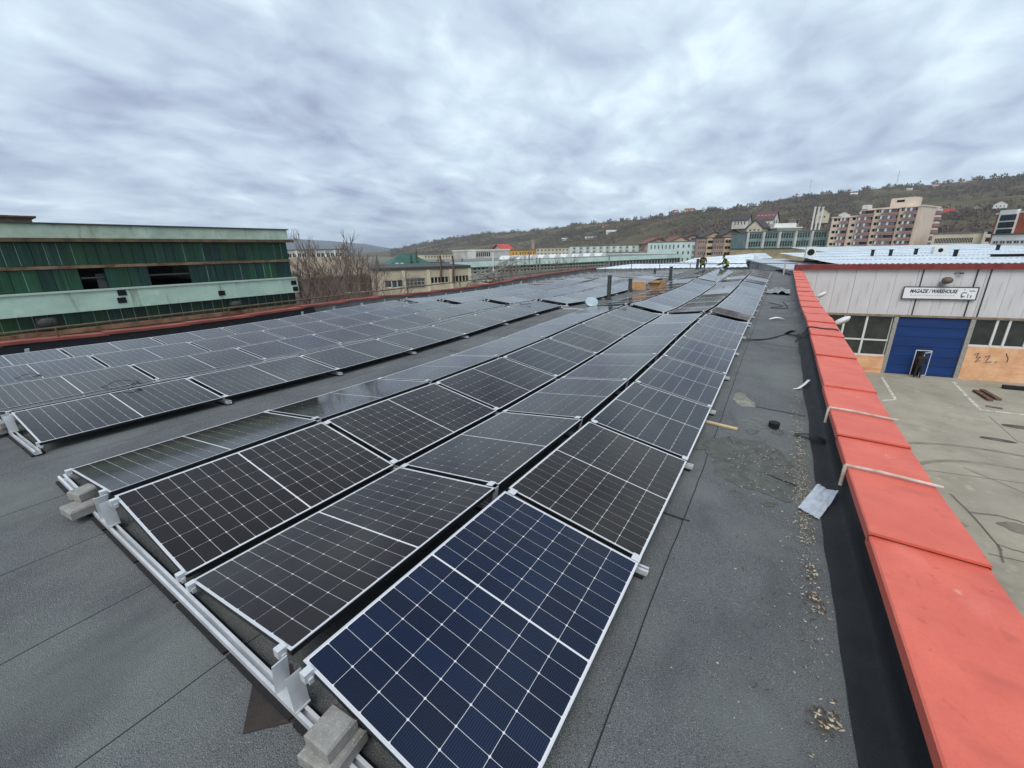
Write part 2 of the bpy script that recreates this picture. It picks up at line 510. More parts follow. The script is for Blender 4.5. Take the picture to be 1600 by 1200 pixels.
# shared meshes, local x across (0..PW), y along (0..PL), glass at z=0
mb = MB()
for (x0, y0, x1, y1, m_) in [(0,0,PW,LIP,0),(0,PL-LIP,PW,PL,0),(0,LIP,LIP*.7,PL-LIP,0),(PW-LIP*.7,LIP,PW,PL-LIP,0)]:
    mb.box(x0, y0, -.004, x1, y1, .0, 0)
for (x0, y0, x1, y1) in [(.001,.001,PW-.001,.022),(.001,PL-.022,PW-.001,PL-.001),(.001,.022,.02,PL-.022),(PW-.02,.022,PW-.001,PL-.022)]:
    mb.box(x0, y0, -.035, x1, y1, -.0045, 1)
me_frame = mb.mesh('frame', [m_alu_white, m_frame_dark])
mb = MB(); mb.box(LIP*.7, LIP, -.0075, PW-LIP*.7, PL-LIP, -.003); mb.m[0] = 1
me_sheet = mb.mesh('backsheet', [m_backsheet, m_black])
mb = MB(); mb.box(.45, .80, -.032, .68, .90, -.008); me_jbox = mb.mesh('junction_box', m_black)
CW, CH, CG, MID = .1810, .1048, .0028, .013
mx0 = (PW-6*CW-5*CG)/2
my0 = (PL-16*CH-14*CG-MID)/2
cells = []
for j in range(16):
    y = my0 + j*(CH+CG) + (MID-CG if j >= 8 else 0)
    for i in range(6): cells.append((mx0+i*(CW+CG), y))
def cell_poly(x, y, z, mb, c=.0055):
    p = [(x+c,y),(x+CW-c,y),(x+CW,y+c),(x+CW,y+CH-c),(x+CW-c,y+CH),(x+c,y+CH),(x,y+CH-c),(x,y+c)]
    mb.prism(p, z-.0008, z)
me_cells, me_cell = {}, {}
for k, m_ in m_cell.items():
    mb = MB()
    for x, y in cells: cell_poly(x, y, -.0018, mb)
    me_cells[k] = mb.mesh('cells', m_)
    mb = MB(); cell_poly(0, 0, 0, mb)
    me_cell[k] = mb.mesh('cell', m_)

def row_low_x(block, r):
    """frame position (x along the cross slope, is low edge on the left, slope, pivot)"""
    if block == 'R':
        b_ = 2*W_+GR+GV
        return {'A': (0, True), 'B': (2*W_+GR, False), 'C': (b_, True), 'D': (b_+2*W_+GR, False)}[r], SR, Vector((0, 0, 0))
    n = {'H': 0, 'F': 1, 'I': 2, 'J': 3}
    m2 = {'G': 0, 'E': 1, 'i': 2, 'j': 3}
    if r in n: return (-n[r]*PERIOD, False), SLf, Vector((-1.063, .019, .011))
    return (-m2[r]*PERIOD-2*W_-GR, True), SLf, Vector((-1.063, .019, .011))
def panel_frame(block, r, y, y2):
    (xl, left), s, piv = row_low_x(block, r)
    z, z2 = prof(y), prof(y2)
    ey = Vector((0, y2-y, z2-z)).normalized()
    ang = s + (TH if left else -TH)
    ex = Vector((math.cos(ang), 0, math.sin(ang)))
    ex = (ex-ey*ex.dot(ey)).normalized()
    ez = ex.cross(ey)
    x0 = xl if left else xl
    P = Vector((piv.x+x0*math.cos(s), y, piv.z+x0*math.sin(s)+z))
    if not left: P = P - ex*PW
    return frame(P, ex, ey, ez)
ORD = ['first','second','third','fourth','fifth','sixth','seventh','eighth','ninth']
ROWNAME = {'D': 'row beside the red parapet', 'C': 'second row from the red parapet', 'B': 'third row from the red parapet', 'A': 'fourth row from the red parapet',
           'H': 'first row beyond the central walkway', 'G': 'second row beyond the central walkway', 'F': 'third row beyond the central walkway', 'E': 'fourth row beyond the central walkway',
           'I': 'fifth row beyond the central walkway', 'i': 'sixth row beyond the central walkway', 'J': 'seventh row beyond the central walkway'}
DETAIL = {('R',0,r,k) for r in 'ABCD' for k in (0,1)} | {('R',0,'B',2),('R',0,'C',2),('R',0,'D',2),('L',0,'H',0)}
TINT = {('R',0,'D',0): 'blue', ('R',0,'D',2): 'navy', ('R',0,'D',3): 'navy', ('R',0,'D',4): 'navy', ('R',0,'B',3): 'navy'}
rndp = random.Random(5)
def solar_panel(block, sec, r, k, y):
    X = panel_frame(block, r, y, y+PL)
    tint = TINT.get((block, sec, r, k)) or ('navy' if rndp.random() < .22 and (sec, block) != (0, 'R') else 'black')
    word = {'blue': 'deep blue', 'navy': 'dark navy', 'black': 'black'}[tint]
    lab = f"{word} solar panel, {ORD[k]} along the {ROWNAME[r]}, {['near','middle','far'][sec]} block"
    J = Matrix.Rotation(rndp.uniform(-.0022, .0022), 4, 'Y') @ Matrix.Rotation(rndp.uniform(-.0014, .0014), 4, 'X')
    t = thing('solar_panel', lab, 'solar panel', X @ J, 'solar panels in tilted rows on the roof')
    link('frame', me_frame, t)
    sh = link('backsheet', me_sheet, t)
    link('junction_box', me_jbox, t)
    if (block, sec, r, k) in DETAIL:
        for (cx, cy) in cells: link('cell', me_cell[tint], sh, T(cx, cy, -.0018))
    else:
        c = link('cells', me_cells[tint], t); c['kind'] = 'stuff'
    return t
SEC_Y = [0.0, 13.22, 26.45]
for sec, n in ((0, 7), (1, 7), (2, 6)):
    for r in 'ABCD':
        for k in range(n): solar_panel('R', sec, r, k, SEC_Y[sec]+k*PITCH)
for sec, n in ((0, 7), (1, 8)):
    for r in 'HGFEIiJ':
        nn = n if not (sec == 1 and r in 'Ji') else 6
        for k in range(nn): solar_panel('L', sec, r, k, SEC_Y[sec]+k*PITCH)

# ------------------------------------------------------------------ mounting rails under every joint
def at_roof(block, xs_, y):                     # a point given along the cross slope, on the felt
    s, piv = (SR, Vector((0,0,0))) if block == 'R' else (SLf, Vector((-1.063,.019,.011)))
    x = piv.x+xs_*math.cos(s)
    return Vector((x, y, roof_z(x, y)+.012))
b_ = 2*W_+GR+GV
RISE = PW*math.sin(TH)
def u_channel(w, h, t):                         # open-topped channel, a across / b up
    return [(-w,0),(w,0),(w,h),(w-.016,h),(w-.016,h-t),(w-t,h-t),(w-t,t),(-w+t,t),(-w+t,h-t),(-w+.016,h-t),(-w+.016,h),(-w,h)]
me_clamp = MB().box(-.020, -.024, -.045, .020, .024, .004).box(-.028, -.010, -.06, .028, .012, -.03)
me_clamp = me_clamp.mesh('clamp', m_alu_white)
mbc = MB(); mbc.box(-.03, -.034, -.002, .03, .034, .0035); mbc.tube([(0,0,.0035),(0,0,.009)], .006, 6)
me_mid = mbc.mesh('clamp', m_alu_white)
def ridge_bracket(lean):
    """folded sheet that carries the high edges: flat foot, leaning web, head"""
    mb = MB()
    prof_ = [(0,0),(.09*lean,0),(.09*lean,.004),(.012*lean,.006),(.035*lean,RISE+.035),(.031*lean,RISE+.037),(.006*lean,.01),(0,.01)]
    if lean < 0: prof_ = prof_[::-1]
    mb.extr(prof_, (0,-.03,0), (0,.045,0), (1,0,0), (0,0,1))
    return mb.mesh('ridge_bracket', m_alu)
me_br = {1: ridge_bracket(1), -1: ridge_bracket(-1)}
def mount_rail(block, tents, y, label, front=False, bare=False, group=None):
    """tents: list of (x of the left low edge, x of the right low edge) along the cross slope"""
    xa, xb = tents[0][0]-.06, tents[-1][1]+.06
    P0, P1 = at_roof(block, xa, y), at_roof(block, xb, y)
    ex = (P1-P0).normalized(); ey = Vector((0,1,0)); ez = ex.cross(ey).normalized()
    t = thing('mounting_rail', label, 'rail', frame(P0, ex, ey, ez), group or 'aluminium rails carrying the solar panels')
    ln = (P1-P0).length
    yo = -.062 if front else 0.0
    mb = MB(); mb.extr(u_channel(.026, .040, .003), (0,yo,.012), (ln,yo,.012), (0,1,0), (0,0,1))
    obj('channel', mb, m_alu, t)
    mb = MB(); x = 0.0
    while x < ln-.05:
        w_ = min(.62, ln-x); mb.box(x+.012, yo-.05, -.008, x+w_-.02, yo+.05, .0115); x += .62 if not front else .62
    obj('rubber_strip', mb, m_rubber, t)
    for (l, rr) in tents:
        mid = (l+rr)/2
        for sx, xx in ((1, l+W_), (-1, rr-W_)):
            b = link('ridge_bracket', me_br[sx if not bare else sx], t, T(xx-xa-sx*.04, yo+(-.0 if front else -.01), .054))
        for xx, z in ((l+.03, .0), (l+W_-.06, RISE*.95), (rr-W_+.06, RISE*.95), (rr-.03, .0)):
            if front: link('clamp', me_clamp, t, T(xx-xa, -.018-.0, LOW+z-.012+.004))
            elif not bare: 
                ta = TH if xx-l < W_ else -TH
                link('clamp', me_mid, t, T(xx-xa, 0, LOW+z+.006*math.cos(TH)-.012+RISE*(.0)) @ Matrix.Rotation(-ta, 4, 'Y'))
    return t
tR = [(0, 2*W_+GR), (b_, b_+2*W_+GR)]
tL = [(-(3-q)*PERIOD-2*W_-GR, -(3-q)*PERIOD) for q in range(4)]
SECN = ['near', 'middle', 'far']
for sec, n in ((0,7),(1,7),(2,6)):
    for k in range(n+1):
        y = SEC_Y[sec]+k*PITCH-.0286
        lab = f"aluminium rail under {'the near ends' if k == 0 else ORD[k-1]+' joint' if k < n else 'the far ends'} of {SECN[sec]} block beside the red parapet"
        mount_rail('R', tR, y+(.03 if k == 0 else 0), lab, front=(k == 0))
for sec, n in ((0,7),(1,8)):
    for k in range(n+1):
        y = SEC_Y[sec]+k*PITCH-.0286+.019
        lab = f"aluminium rail under {'the near ends' if k == 0 else ORD[k-1]+' joint' if k < n else 'the far ends'} of {SECN[sec]} block beyond the walkway"
        mount_rail('L', tL, y+(.03 if k == 0 else 0), lab, front=(k == 0))
# rails still waiting for their panels, brackets standing free
for k in range(5):
    y = SEC_Y[2]+2.4+k*PITCH
    mount_rail('L', tL, y, f"{ORD[k]} bare rail with free standing white brackets, far end beyond walkway", bare=True, group='bare rails waiting for panels')
# white angle brackets left over along the outer edge
mb = MB()
mb.extr([(0,0),(.09,0),(.09,.006),(.012,.009),(.085,.29),(.077,.294),(0,.015)], (0,-.05,0), (0,.05,0), (1,0,0), (0,0,1))
me_v = mb.mesh('loose_bracket', m_alu_white)
rr = random.Random(3)
NUM = ORD+['tenth','eleventh','twelfth','thirteenth']
for k in range(13):
    y = 8.6+k*1.38; x = -10.15+rr.uniform(-.12, .12)
    o = link('loose_bracket', me_v, None, T(x, y, roof_z(x, y)+.05) @ RZ(rr.uniform(-.5, .5)))
    tag(o, f"{NUM[k]} bright folded bracket along the outer panel edge by the green shed, from near", 'bracket', 'free standing brackets on the outer edge')
o = link('loose_bracket', me_v, None, T(-10.3, 1.35, roof_z(-10.3, 1.35)+.03) @ RZ(.6))
tag(o, 'single bright bracket leaning by the black membrane near the picture edge', 'bracket')

# ================================================================== THINGS LYING ON THE ROOF
def on_roof(x, y, dz=0.0): return Vector((x, y, roof_z(x, y)+.010+dz))
def paver_mesh(lx, ly, h, c=.012):
    mb = MB()
    base = [(-lx,-ly),(lx,-ly),(lx,ly),(-lx,ly)]
    def ring(ins, z): return [(px-math.copysign(ins,px), py-math.copysign(ins,py), z) for px, py in base]
    r = [ring(0,0), ring(0,h-c), ring(c*.8,h)]
    for q in r: mb.v += q
    for a in range(2):
        for j in range(4): mb.f.append((a*4+j, a*4+(j+1)%4, a*4+4+(j+1)%4, a*4+4+j)); mb.m.append(0)
    mb.f += [(3,2,1,0),(8,9,10,11)]; mb.m += [0,0]
    return mb.mesh('concrete_paver', m_concrete)
me_pav = paver_mesh(.076, .076, .068)
me_pav2 = paver_mesh(.10, .05, .08)
me_pav3 = paver_mesh(.10, .098, .07)
def block(me, x, y, dz, rz, label, sx=1.0):
    p = on_roof(x, y, dz)
    o = link('concrete_block', me, None, T(p) @ RZ(rz)); return tag(o, label, 'block', 'concrete ballast blocks on the rails')
block(me_pav3, 3.955, -.085, .050, .12, 'lower square concrete block on the rail before the blue panel')
block(me_pav, 3.945, -.075, .122, .05, 'upper square concrete block, stacked before the blue panel')
block(me_pav3, .80, -.12, .046, .10, 'lowest concrete block on the rail near the fourth row end')
block(me_pav, .70, -.06, .118, .28, 'pale concrete block stacked on another at the fourth row end')
block(me_pav3, -2.36, -.13, .046, .06, 'lower pale concrete block at the end of first row beyond walkway')
block(me_pav, -2.30, -.05, .118, .2, 'upper pale concrete block at the end of first row beyond walkway')

# the dark felt scrap under the front rail
mb = MB(); P = [roof_hit(380,1150), roof_hit(490,1122), roof_hit(455,1040), roof_hit(398,1060)]
top = [(q.x, q.y, q.z+.014) for q in P]
mb.v += top+[(x, y, z-.005) for x, y, z in top]
mb.f += [(0,1,2,3),(7,6,5,4)]+[(i,4+i,4+(i+1)%4,(i+1)%4) for i in range(4)]; mb.m += [0]*6
m_scrap = mat('brown_black_felt', (56,48,44), .9, col2=(44,38,36), scale=6, bump=.3, bscale=90)
add_layer(m_scrap, (110,104,98), 12, .68, .8, .5, detail=7)
loose('felt_scrap', mb, m_scrap, 'dark brown triangular scrap of felt under the front rail', 'felt scrap')

# vent pipes
def vent(u, v, y, h, r, label, cap=True):
    P = at_y(u, v, y); P.z = roof_z(P.x, P.y)
    t = thing('vent_pipe', label, 'vent pipe', T(P))
    mb = MB(); mb.tube([(0,0,0),(0,0,h)], r, 14); obj('pipe', mb, m_pipe, t, smooth=False)
    mb = MB(); mb.tube([(0,0,0),(0,0,.05),(0,0,.06)], [r*2.0, r*1.5, r*1.05], 14); obj('flashing', mb, m_bleed, t)
    if cap:
        mb = MB(); mb.tube([(0,0,h+.001),(0,0,h+.03)], [r*1.25, r*1.25], 14); obj('cap', mb, m_pipe, t)
    return t
vent(951, 467, 16.6, 1.02, .085, 'tall grey vent pipe standing nearest on the central walkway', False)
vent(984, 455, 20.6, .62, .09, 'short grey vent pipe with a cap beside the cardboard boxes')
vent(1047, 438, 26.9, .80, .095, 'dark vent pipe farther along the central walkway')
vent(1023, 428, 33.5, .35, .09, 'small dark vent stub beyond the walkway near the roof end')
vent(1089, 421, 39.0, .85, .11, 'grey capped vent beside the kneeling worker at the roof end')

# cardboard boxes
def carton(x, y, rz, lx, ly, h, label, open_=True):
    t = thing('cardboard_box', label, 'box', T(on_roof(x, y)) @ RZ(rz))
    mb = MB(); w = .008
    for b in [(-lx,-ly,0,lx,-ly+w,h),(-lx,ly-w,0,lx,ly,h),(-lx,-ly+w,0,-lx+w,ly-w,h),(lx-w,-ly+w,0,lx,ly-w,h),(-lx+w,-ly+w,0,lx-w,ly-w,w)]: mb.box(*b)
    obj('carton', mb, m_card, t)
    if open_:
        for s in (-1, 1):
            mb = MB(); mb.box(-lx, -.002, 0, lx, .006, .2); obj('flap', mb, m_card_in, t, T(0, s*ly, h) @ Matrix.Rotation(-s*1.9, 4, 'X'))
    else:
        mb = MB(); mb.box(-lx, -ly, h+.001, lx, ly, h+.01); obj('lid', mb, m_card, t)
        mb = MB(); mb.box(-lx*.98, -.03, h+.0105, lx*.98, .03, h+.012); obj('tape', mb, m_white, t)
    return t
carton(-.86, 21.6, .25, .36, .32, .42, 'closed tan cardboard box beside the short vent pipe', False)
carton(.02, 21.9, -.2, .30, .28, .46, 'open brown cardboard box to the side of the closed one')

# white dish-like skylight cover leaning by the walkway
mb = MB(); n = 18
Pd = on_roof(-.35, 13.75)
for k in range(5):
    rr_ = .24*math.cos(k*math.pi/2/5*.98); zz = .045*math.sin(k*math.pi/2/5)
    for j in range(n): mb.v.append((rr_*math.cos(2*math.pi*j/n), rr_*math.sin(2*math.pi*j/n), zz))
for k in range(4):
    for j in range(n): mb.f.append((k*n+j, k*n+(j+1)%n, (k+1)*n+(j+1)%n, (k+1)*n+j)); mb.m.append(0)
mb.f.append(tuple(4*n+j for j in range(n))); mb.m.append(0); mb.f.append(tuple(range(n-1,-1,-1))); mb.m.append(0)
tag(obj('plastic_dome', mb, mat('clear_plastic_dome', (160,176,184), .2, spec=.6), None, T(Pd+Vector((0,0,.16))) @ Matrix.Rotation(math.radians(40), 4, Vector((1,.6,0))), True),
    'pale translucent plastic dome leaning on the walkway near the block end', 'dome')
# spare white rail on the felt
a, b = roof_hit(880,483), roof_hit(925,486)
mb = MB(); d_ = (b-a).normalized(); mb.extr(u_channel(.03,.04,.003), a+Vector((0,0,.012)), b+Vector((0,0,.012)), d_.cross(Vector((0,0,1))), (0,0,1))
loose('spare_rail', mb, m_alu_white, 'spare white aluminium rail lying across the walkway', 'rail')
mb = MB()
c0 = roof_hit(900, 489)
for k in range(5):
    mb.box(-.2+k*.09, -.12+.03*(k%2), 0+.004*k, -.05+k*.09, .1, .02+.006*k, X=T(c0+Vector((.3,-.1,.012))) @ RZ(.2*k))
loose('packaging_sheet', mb, m_white, 'crumpled pale packaging beside the spare white rail', 'packaging')

# timber lath, drain cup, strip of plastic, sachet
a, b = roof_hit(1099,660), roof_hit(1152,673)
mb = MB(); d_ = (b-a).normalized(); s_ = d_.cross(Vector((0,0,1)))
mb.extr([(-.026,0),(.026,0),(.026,.02),(-.026,.02)], a+Vector((0,0,.013)), b+Vector((0,0,.013)), s_, (0,0,1))
loose('timber_lath', mb, m_wood, 'pale timber lath poking out from under the panels', 'lath')
P = on_roof(5.53, 5.40); mb = MB()
mb.tube([(0,0,0),(0,0,.075)], [.060,.066], 20, cap=False); mb.tube([(0,0,.075),(0,0,.01)], [.058,.052], 20, cap=True); mb.tube([(0,0,.0755),(0,0,.0750)], [.066,.058], 20, cap=False)
tag(obj('drain_pot', mb, m_rubber, None, T(P)), 'small round black plastic pot standing on the felt', 'pot')
mb = MB(); pts = [roof_hit(u, v) for u, v in ((1239,609),(1247,610),(1255,606),(1263,600))]
mb2 = [q+Vector((0,0,.014+.02*i)) for i, q in enumerate(pts)]
for i in range(3):
    s_ = (mb2[i+1]-mb2[i]).cross(Vector((0,0,1))).normalized()*.02
    mb.add([mb2[i]-s_, mb2[i]+s_, mb2[i+1]+s_, mb2[i+1]-s_, mb2[i]-s_+Vector((0,0,.004)), mb2[i]+s_+Vector((0,0,.004)), mb2[i+1]+s_+Vector((0,0,.004)), mb2[i+1]-s_+Vector((0,0,.004))],
           [(0,1,2,3),(7,6,5,4),(0,4,5,1),(3,2,6,7),(0,3,7,4),(1,5,6,2)])
loose('plastic_strip', mb, m_white, 'curved white plastic strip lying across the black membrane edge', 'strip')
# clear sachet draped on the membrane
corn = [Vector((5.75,3.40,0)), Vector((5.90,3.29,0)), Vector((6.08,3.86,0)), Vector((5.93,4.00,0))]
def memb_z(x, y):
    t = max(0.0, min(1.0, (x-5.98)/.14)); return roof_z(x, y)+.022+.10*t*t
mb = MB(); N_ = 14
for i in range(N_+1):
    for j in range(N_+1):
        s, t_ = i/N_, j/N_
        p = (corn[0]*(1-s)+corn[1]*s)*(1-t_)+(corn[3]*(1-s)+corn[2]*s)*t_
        p.z = memb_z(p.x, p.y)+.008+.018*abs(noise.noise((s*4.5, t_*6, 1)))+.010*noise.noise((s*9, t_*11, 4))
        mb.v.append(tuple(p))
for i in range(N_):
    for j in range(N_):
        q = i*(N_+1)+j; mb.f.append((q, q+N_+1, q+N_+2, q+1)); mb.m.append(0)
m_bag = mat('clear_foil', (220,226,234), .25, col2=(180,190,204), scale=7, spec=.7, detail=8)
nb, bb = nodes_of(m_bag); bb.inputs['Alpha'].default_value = .78
loose('plastic_bag', mb, m_bag, 'flat clear plastic bag draped over the black membrane by the red coping', 'bag', smooth=True)

# steel straps over the coping
def strap(pix, label, dn):
    t = thing('steel_strap', label, 'strap', T(PAR_X, 0, 0), 'steel straps over the red coping')
    y0, y1 = pix
    zc0 = roof_z(PAR_X, y0)+PAR_H+.042
    mb = MB(); mb.tube([(-.035, y0-.03, zc0-.19), (-.028, y0, zc0), ], .015, 8); obj('leg', mb, m_steel_tan, t)
    mb = MB(); mb.tube([(-.030, y0, zc0+.004), (.2, y0+(y1-y0)*.33, zc0+.006), (.615, y1, zc0-.018)], .0135, 8); obj('bar', mb, m_steel_tan, t)
strap((3.72, 3.70), 'pale steel strap over the red coping just above the plastic bag', 0)
strap((5.42, 5.36), 'thin tan steel strap over the red coping, second along it', 0)
# membrane scraps curled against the upstand
def curl(x, y, ln, wd, rz, label, h=.05, m_=None):
    mb = MB(); K = 10
    for i in range(K+1):
        t = i/K
        for s in (-.5, .5): mb.v.append((ln*(t-.5), wd*s*(1-.4*t), h*math.sin(math.pi*t)*(1+.3*s)+.004))
    for i in range(K): mb.f.append((2*i, 2*i+2, 2*i+3, 2*i+1)); mb.m.append(0)
    o = obj('membrane_scrap', mb, m_ or m_membrane, None, T(on_roof(x, y, .012)) @ RZ(rz), True)
    return tag(o, label, 'scrap')
curl(5.92, 5.25, .34, .12, 2.9, 'torn black membrane scrap under the second strap', .045)
curl(5.88, 12.15, .5, .3, 2.6, 'folded grey membrane flap at the end of the black strip', .12, m_felt)

# cables
def cable(pts, r, label, name='cable', m_=None):
    mb = MB(); P = []
    for i in range(len(pts)-1):
        p0 = pts[max(i-1,0)]; p1 = pts[i]; p2 = pts[i+1]; p3 = pts[min(i+2,len(pts)-1)]
        for k in range(6):
            t = k/6
            P.append(.5*((2*p1)+(p2-p0)*t+(2*p0-5*p1+4*p2-p3)*t*t+(3*p1-p0-3*p2+p3)*t**3))
    P.append(pts[-1]); mb.tube(P, r, 5)
    return loose(name, mb, m_ or m_black, label, 'cable')
R_ = lambda u, v, h=.02: roof_hit(u, v)+Vector((0,0,h))
cable([R_(1166,531), R_(1195,531), R_(1225,524), R_(1245,517)], .011, 'black cable crossing the felt to the red coping')
zc_ = roof_z(PAR_X, 11.5)+PAR_H
cable([Vector((5.86,11.2,roof_z(5.86,11.2)+.03)), Vector((6.03,11.3,zc_-.05)), Vector((6.10,11.3,zc_+.035)), Vector((6.35,11.2,zc_+.03)), Vector((6.62,11.1,zc_+.02)), Vector((6.70,11.1,zc_-.25))], .016, 'thick dark cable bent over the red coping')
cable([R_(1160,534), R_(1190,532.5), R_(1215,528)], .008, 'thin dark cable lying beside the thick one on felt')
cable([R_(1245,520,.2), Vector((6.0,9.6,roof_z(6,9.6)+.2)), R_(1243,552,.03)], .004, 'loose thin wire hanging down the black membrane')
def connector_loop(u, v, hgt, s, label):
    P = roof_hit(u, v, hgt); mb = MB()
    pts = [P+Vector((s*.30*math.cos(a_*1.3)*(1-a_*.05), s*.22*math.sin(a_*1.3), .02+.05*s*abs(math.sin(a_*2.1)))) for a_ in [k*.42 for k in range(14)]]
    mb.tube(pts, .004, 5)
    mb.tube([pts[-1], pts[-1]+Vector((.07,.02,-.01))], .010, 6)
    loose('connector_cable', mb, m_black, label, 'cable')
connector_loop(190, 606, .30, .9, 'black connector lead curled on the first row beyond the walkway')
connector_loop(45, 592, .22, .7, 'short black connector lead lying at the picture edge')
connector_loop(1101, 500, .18, .75, 'black connector lead looped on the last panel beside the red parapet')
connector_loop(968, 484, .24, .7, 'black connector lead looped on the far end of third row')
connector_loop(820, 477, .25, .7, 'black connector lead on the far end of first row beyond walkway')

# grey sheet of crumpled foil and scrap by the far coping
mb = MB(); P = on_roof(5.38, 24.6); rj = random.Random(9)
N_ = 10
for i in range(N_+1):
    for j in range(N_+1):
        s, t_ = i/N_-.5, j/N_-.5
        mb.v.append((1.0*s, 2.2*t_, .02+.28*abs(noise.noise((s*3, t_*4, 7)))*(1-abs(s)*1.2)))
for i in range(N_):
    for j in range(N_): q = i*(N_+1)+j; mb.f.append((q, q+N_+1, q+N_+2, q+1)); mb.m.append(0)
tag(obj('foil_sheet', mb, mat('grey_foil', (150,152,148), .4, col2=(70,72,70), scale=5), None, T(P), False), 'crumpled grey sheet lying beside the far red coping', 'foil')
curl(5.45, 15.2, .45, .14, .3, 'small white crumpled paper on the felt by far coping', .06, m_white)
cable([on_roof(5.1,20,.02), on_roof(5.6,19.2,.02), on_roof(5.2,18.3,.02), on_roof(5.75,18.6,.02), on_roof(5.6,20.8,.02)], .012, 'tangled dark cable on felt beside the far coping')

# ------------------------------------------------------------------ dried silt, stains and seed litter along the gutter line
def flat_patch(name, pix, m_, label, dz=.0125, wob=.055, seed=0):
    P = [roof_hit(u, v) for u, v in pix]; ring = []
    for i in range(len(P)):
        a, b = P[i], P[(i+1)%len(P)]
        for k in range(16):
            p = a.lerp(b, k/16); p = p + Vector(((noise.noise((p.x*5, p.y*5, seed))+.8*noise.noise((p.x*17, p.y*17, seed)))*wob, (noise.noise((p.x*5, p.y*5, seed+4))+.8*noise.noise((p.x*17, p.y*17, seed+4)))*wob, 0))
            ring.append(p)
    c = sum(ring, Vector())/len(ring); mb = MB()
    mb.v.append((c.x, c.y, roof_z(c.x, c.y)+dz+.003))
    for f_, z in ((.55, .003), (.9, .0015), (1.0, -.003)):
        for p in ring:
            q = c.lerp(p, f_); mb.v.append((q.x, q.y, roof_z(q.x, q.y)+dz+z))
    n = len(ring)
    for j in range(n): mb.f.append((0, 1+j, 1+(j+1)%n)); mb.m.append(0)
    for k in range(2):
        for j in range(n): mb.f.append((1+k*n+j, 1+(k+1)*n+j, 1+(k+1)*n+(j+1)%n, 1+k*n+(j+1)%n)); mb.m.append(0)
    o = obj(name, mb, m_, smooth=True); struct(o, 'stuff'); o['label'] = label; o['category'] = 'dirt'
    return o
m_silt = mat('dried_silt', (100,103,98), .97, col2=(80,83,79), scale=9, bump=.6, bscale=70, detail=9, spec=.2)
add_layer(m_silt, (110,108,96), 26, .60, .72, .6, detail=7)
flat_patch('silt', [(1101,686),(1140,683),(1188,690),(1232,714),(1244,745),(1243,785),(1225,782),(1185,768),(1168,764),(1130,752),(1112,742),(1118,722),(1100,705)], m_silt, 'dried grey-green silt patch spread over the felt below the wood')
for q_, (pu, pv) in enumerate([(1090,700),(1150,772),(1205,790),(1215,676),(1175,676)]):
    flat_patch('silt', [(pu-9,pv-2),(pu,pv-5),(pu+10,pv-1),(pu+7,pv+4),(pu-5,pv+4)], m_silt, ['small silt crumb touching the panel edge','small silt crumb below the silt patch','small silt crumb near the gutter line','small silt crumb below the black pot','small silt crumb between pot and wood'][q_], .0118, .04, 11+q_)
m_pale = mat('pale_silt', (150,144,130), .95, col2=(96,97,94), scale=7, detail=9)
flat_patch('pale_dust', [(1146,616),(1160,612),(1178,632),(1182,637),(1160,636),(1148,628)], m_pale, 'pale dusty stain beside the panel edge', .0115, .05, 3)
flat_patch('pale_dust', [(1152,655),(1185,652),(1212,662),(1218,672),(1190,670),(1160,664)], mat('grey_dust', (112,112,108), .95, col2=(86,88,88), scale=9, detail=9), 'grey dusty ring round the black pot', .0115, .05, 7)
m_seed = mat('seed_husk', (206,196,172), .85, col2=(150,132,106), scale=30)
m_leaf = mat('dead_leaf', (96,74,54), .9, col2=(60,48,38), scale=30)
rs = random.Random(21); mb = MB()
def seed(mb, x, y, ln, wd, m_, lift=.0):
    a = rs.uniform(0, 6.28); z = roof_z(x, y)+.016+lift; ca, sa = math.cos(a), math.sin(a)
    pts = [(-ln,0,0),(-.3*ln,wd,.002),(ln*.6,wd*.8,.004+rs.uniform(0,.006)),(ln,0,.003),(ln*.5,-wd*.7,.002),(-.4*ln,-wd,.001)]
    mb.add([(x+px*ca-py*sa, y+px*sa+py*ca, z+pz) for px, py, pz in pts], [(0,5,4,3,2,1)][:1], m_)
    mb.f[-1] = mb.f[-1][::-1]
for k in range(1500):
    y = rs.choice([rs.uniform(.6,9), rs.gauss(3.9,.5), rs.gauss(3.2,.5), rs.gauss(5,.7), rs.uniform(1.5,7)])
    w_ = .035 if y > 2.3 else .05
    x = 5.80+rs.gauss(0, w_)
    if rs.random() < .05: x = 5.72-abs(rs.gauss(0,.22))
    seed(mb, x, y, rs.uniform(.004,.013), rs.uniform(.0014,.0036), 0 if rs.random() < .70 else 1, rs.uniform(0,.006))
for cy in (1.27, 1.33, 2.1, 2.22, 2.5):
    for k in range(22):
        seed(mb, 5.82+rs.gauss(0,.035), cy+rs.gauss(0,.035), rs.uniform(.008,.02), rs.uniform(.003,.007), 0 if rs.random() < .5 else 1, rs.uniform(0,.022))
for k in range(160): seed(mb, rs.uniform(5.1,5.75), rs.gauss(4.1,.4), rs.uniform(.005,.013), .004, rs.choice((0,0,1)), .006)
for k in range(16): seed(mb, rs.uniform(5.3,5.7), rs.uniform(.9,2.8), rs.uniform(.007,.013), .005, rs.choice((0,1,1,1)), .003)
o = struct(obj('leaf_litter', mb, [m_seed, m_leaf]), 'stuff'); o['label'] = 'pale seed husks and dead leaves along the gutter line'; o['category'] = 'litter'
mb = MB()
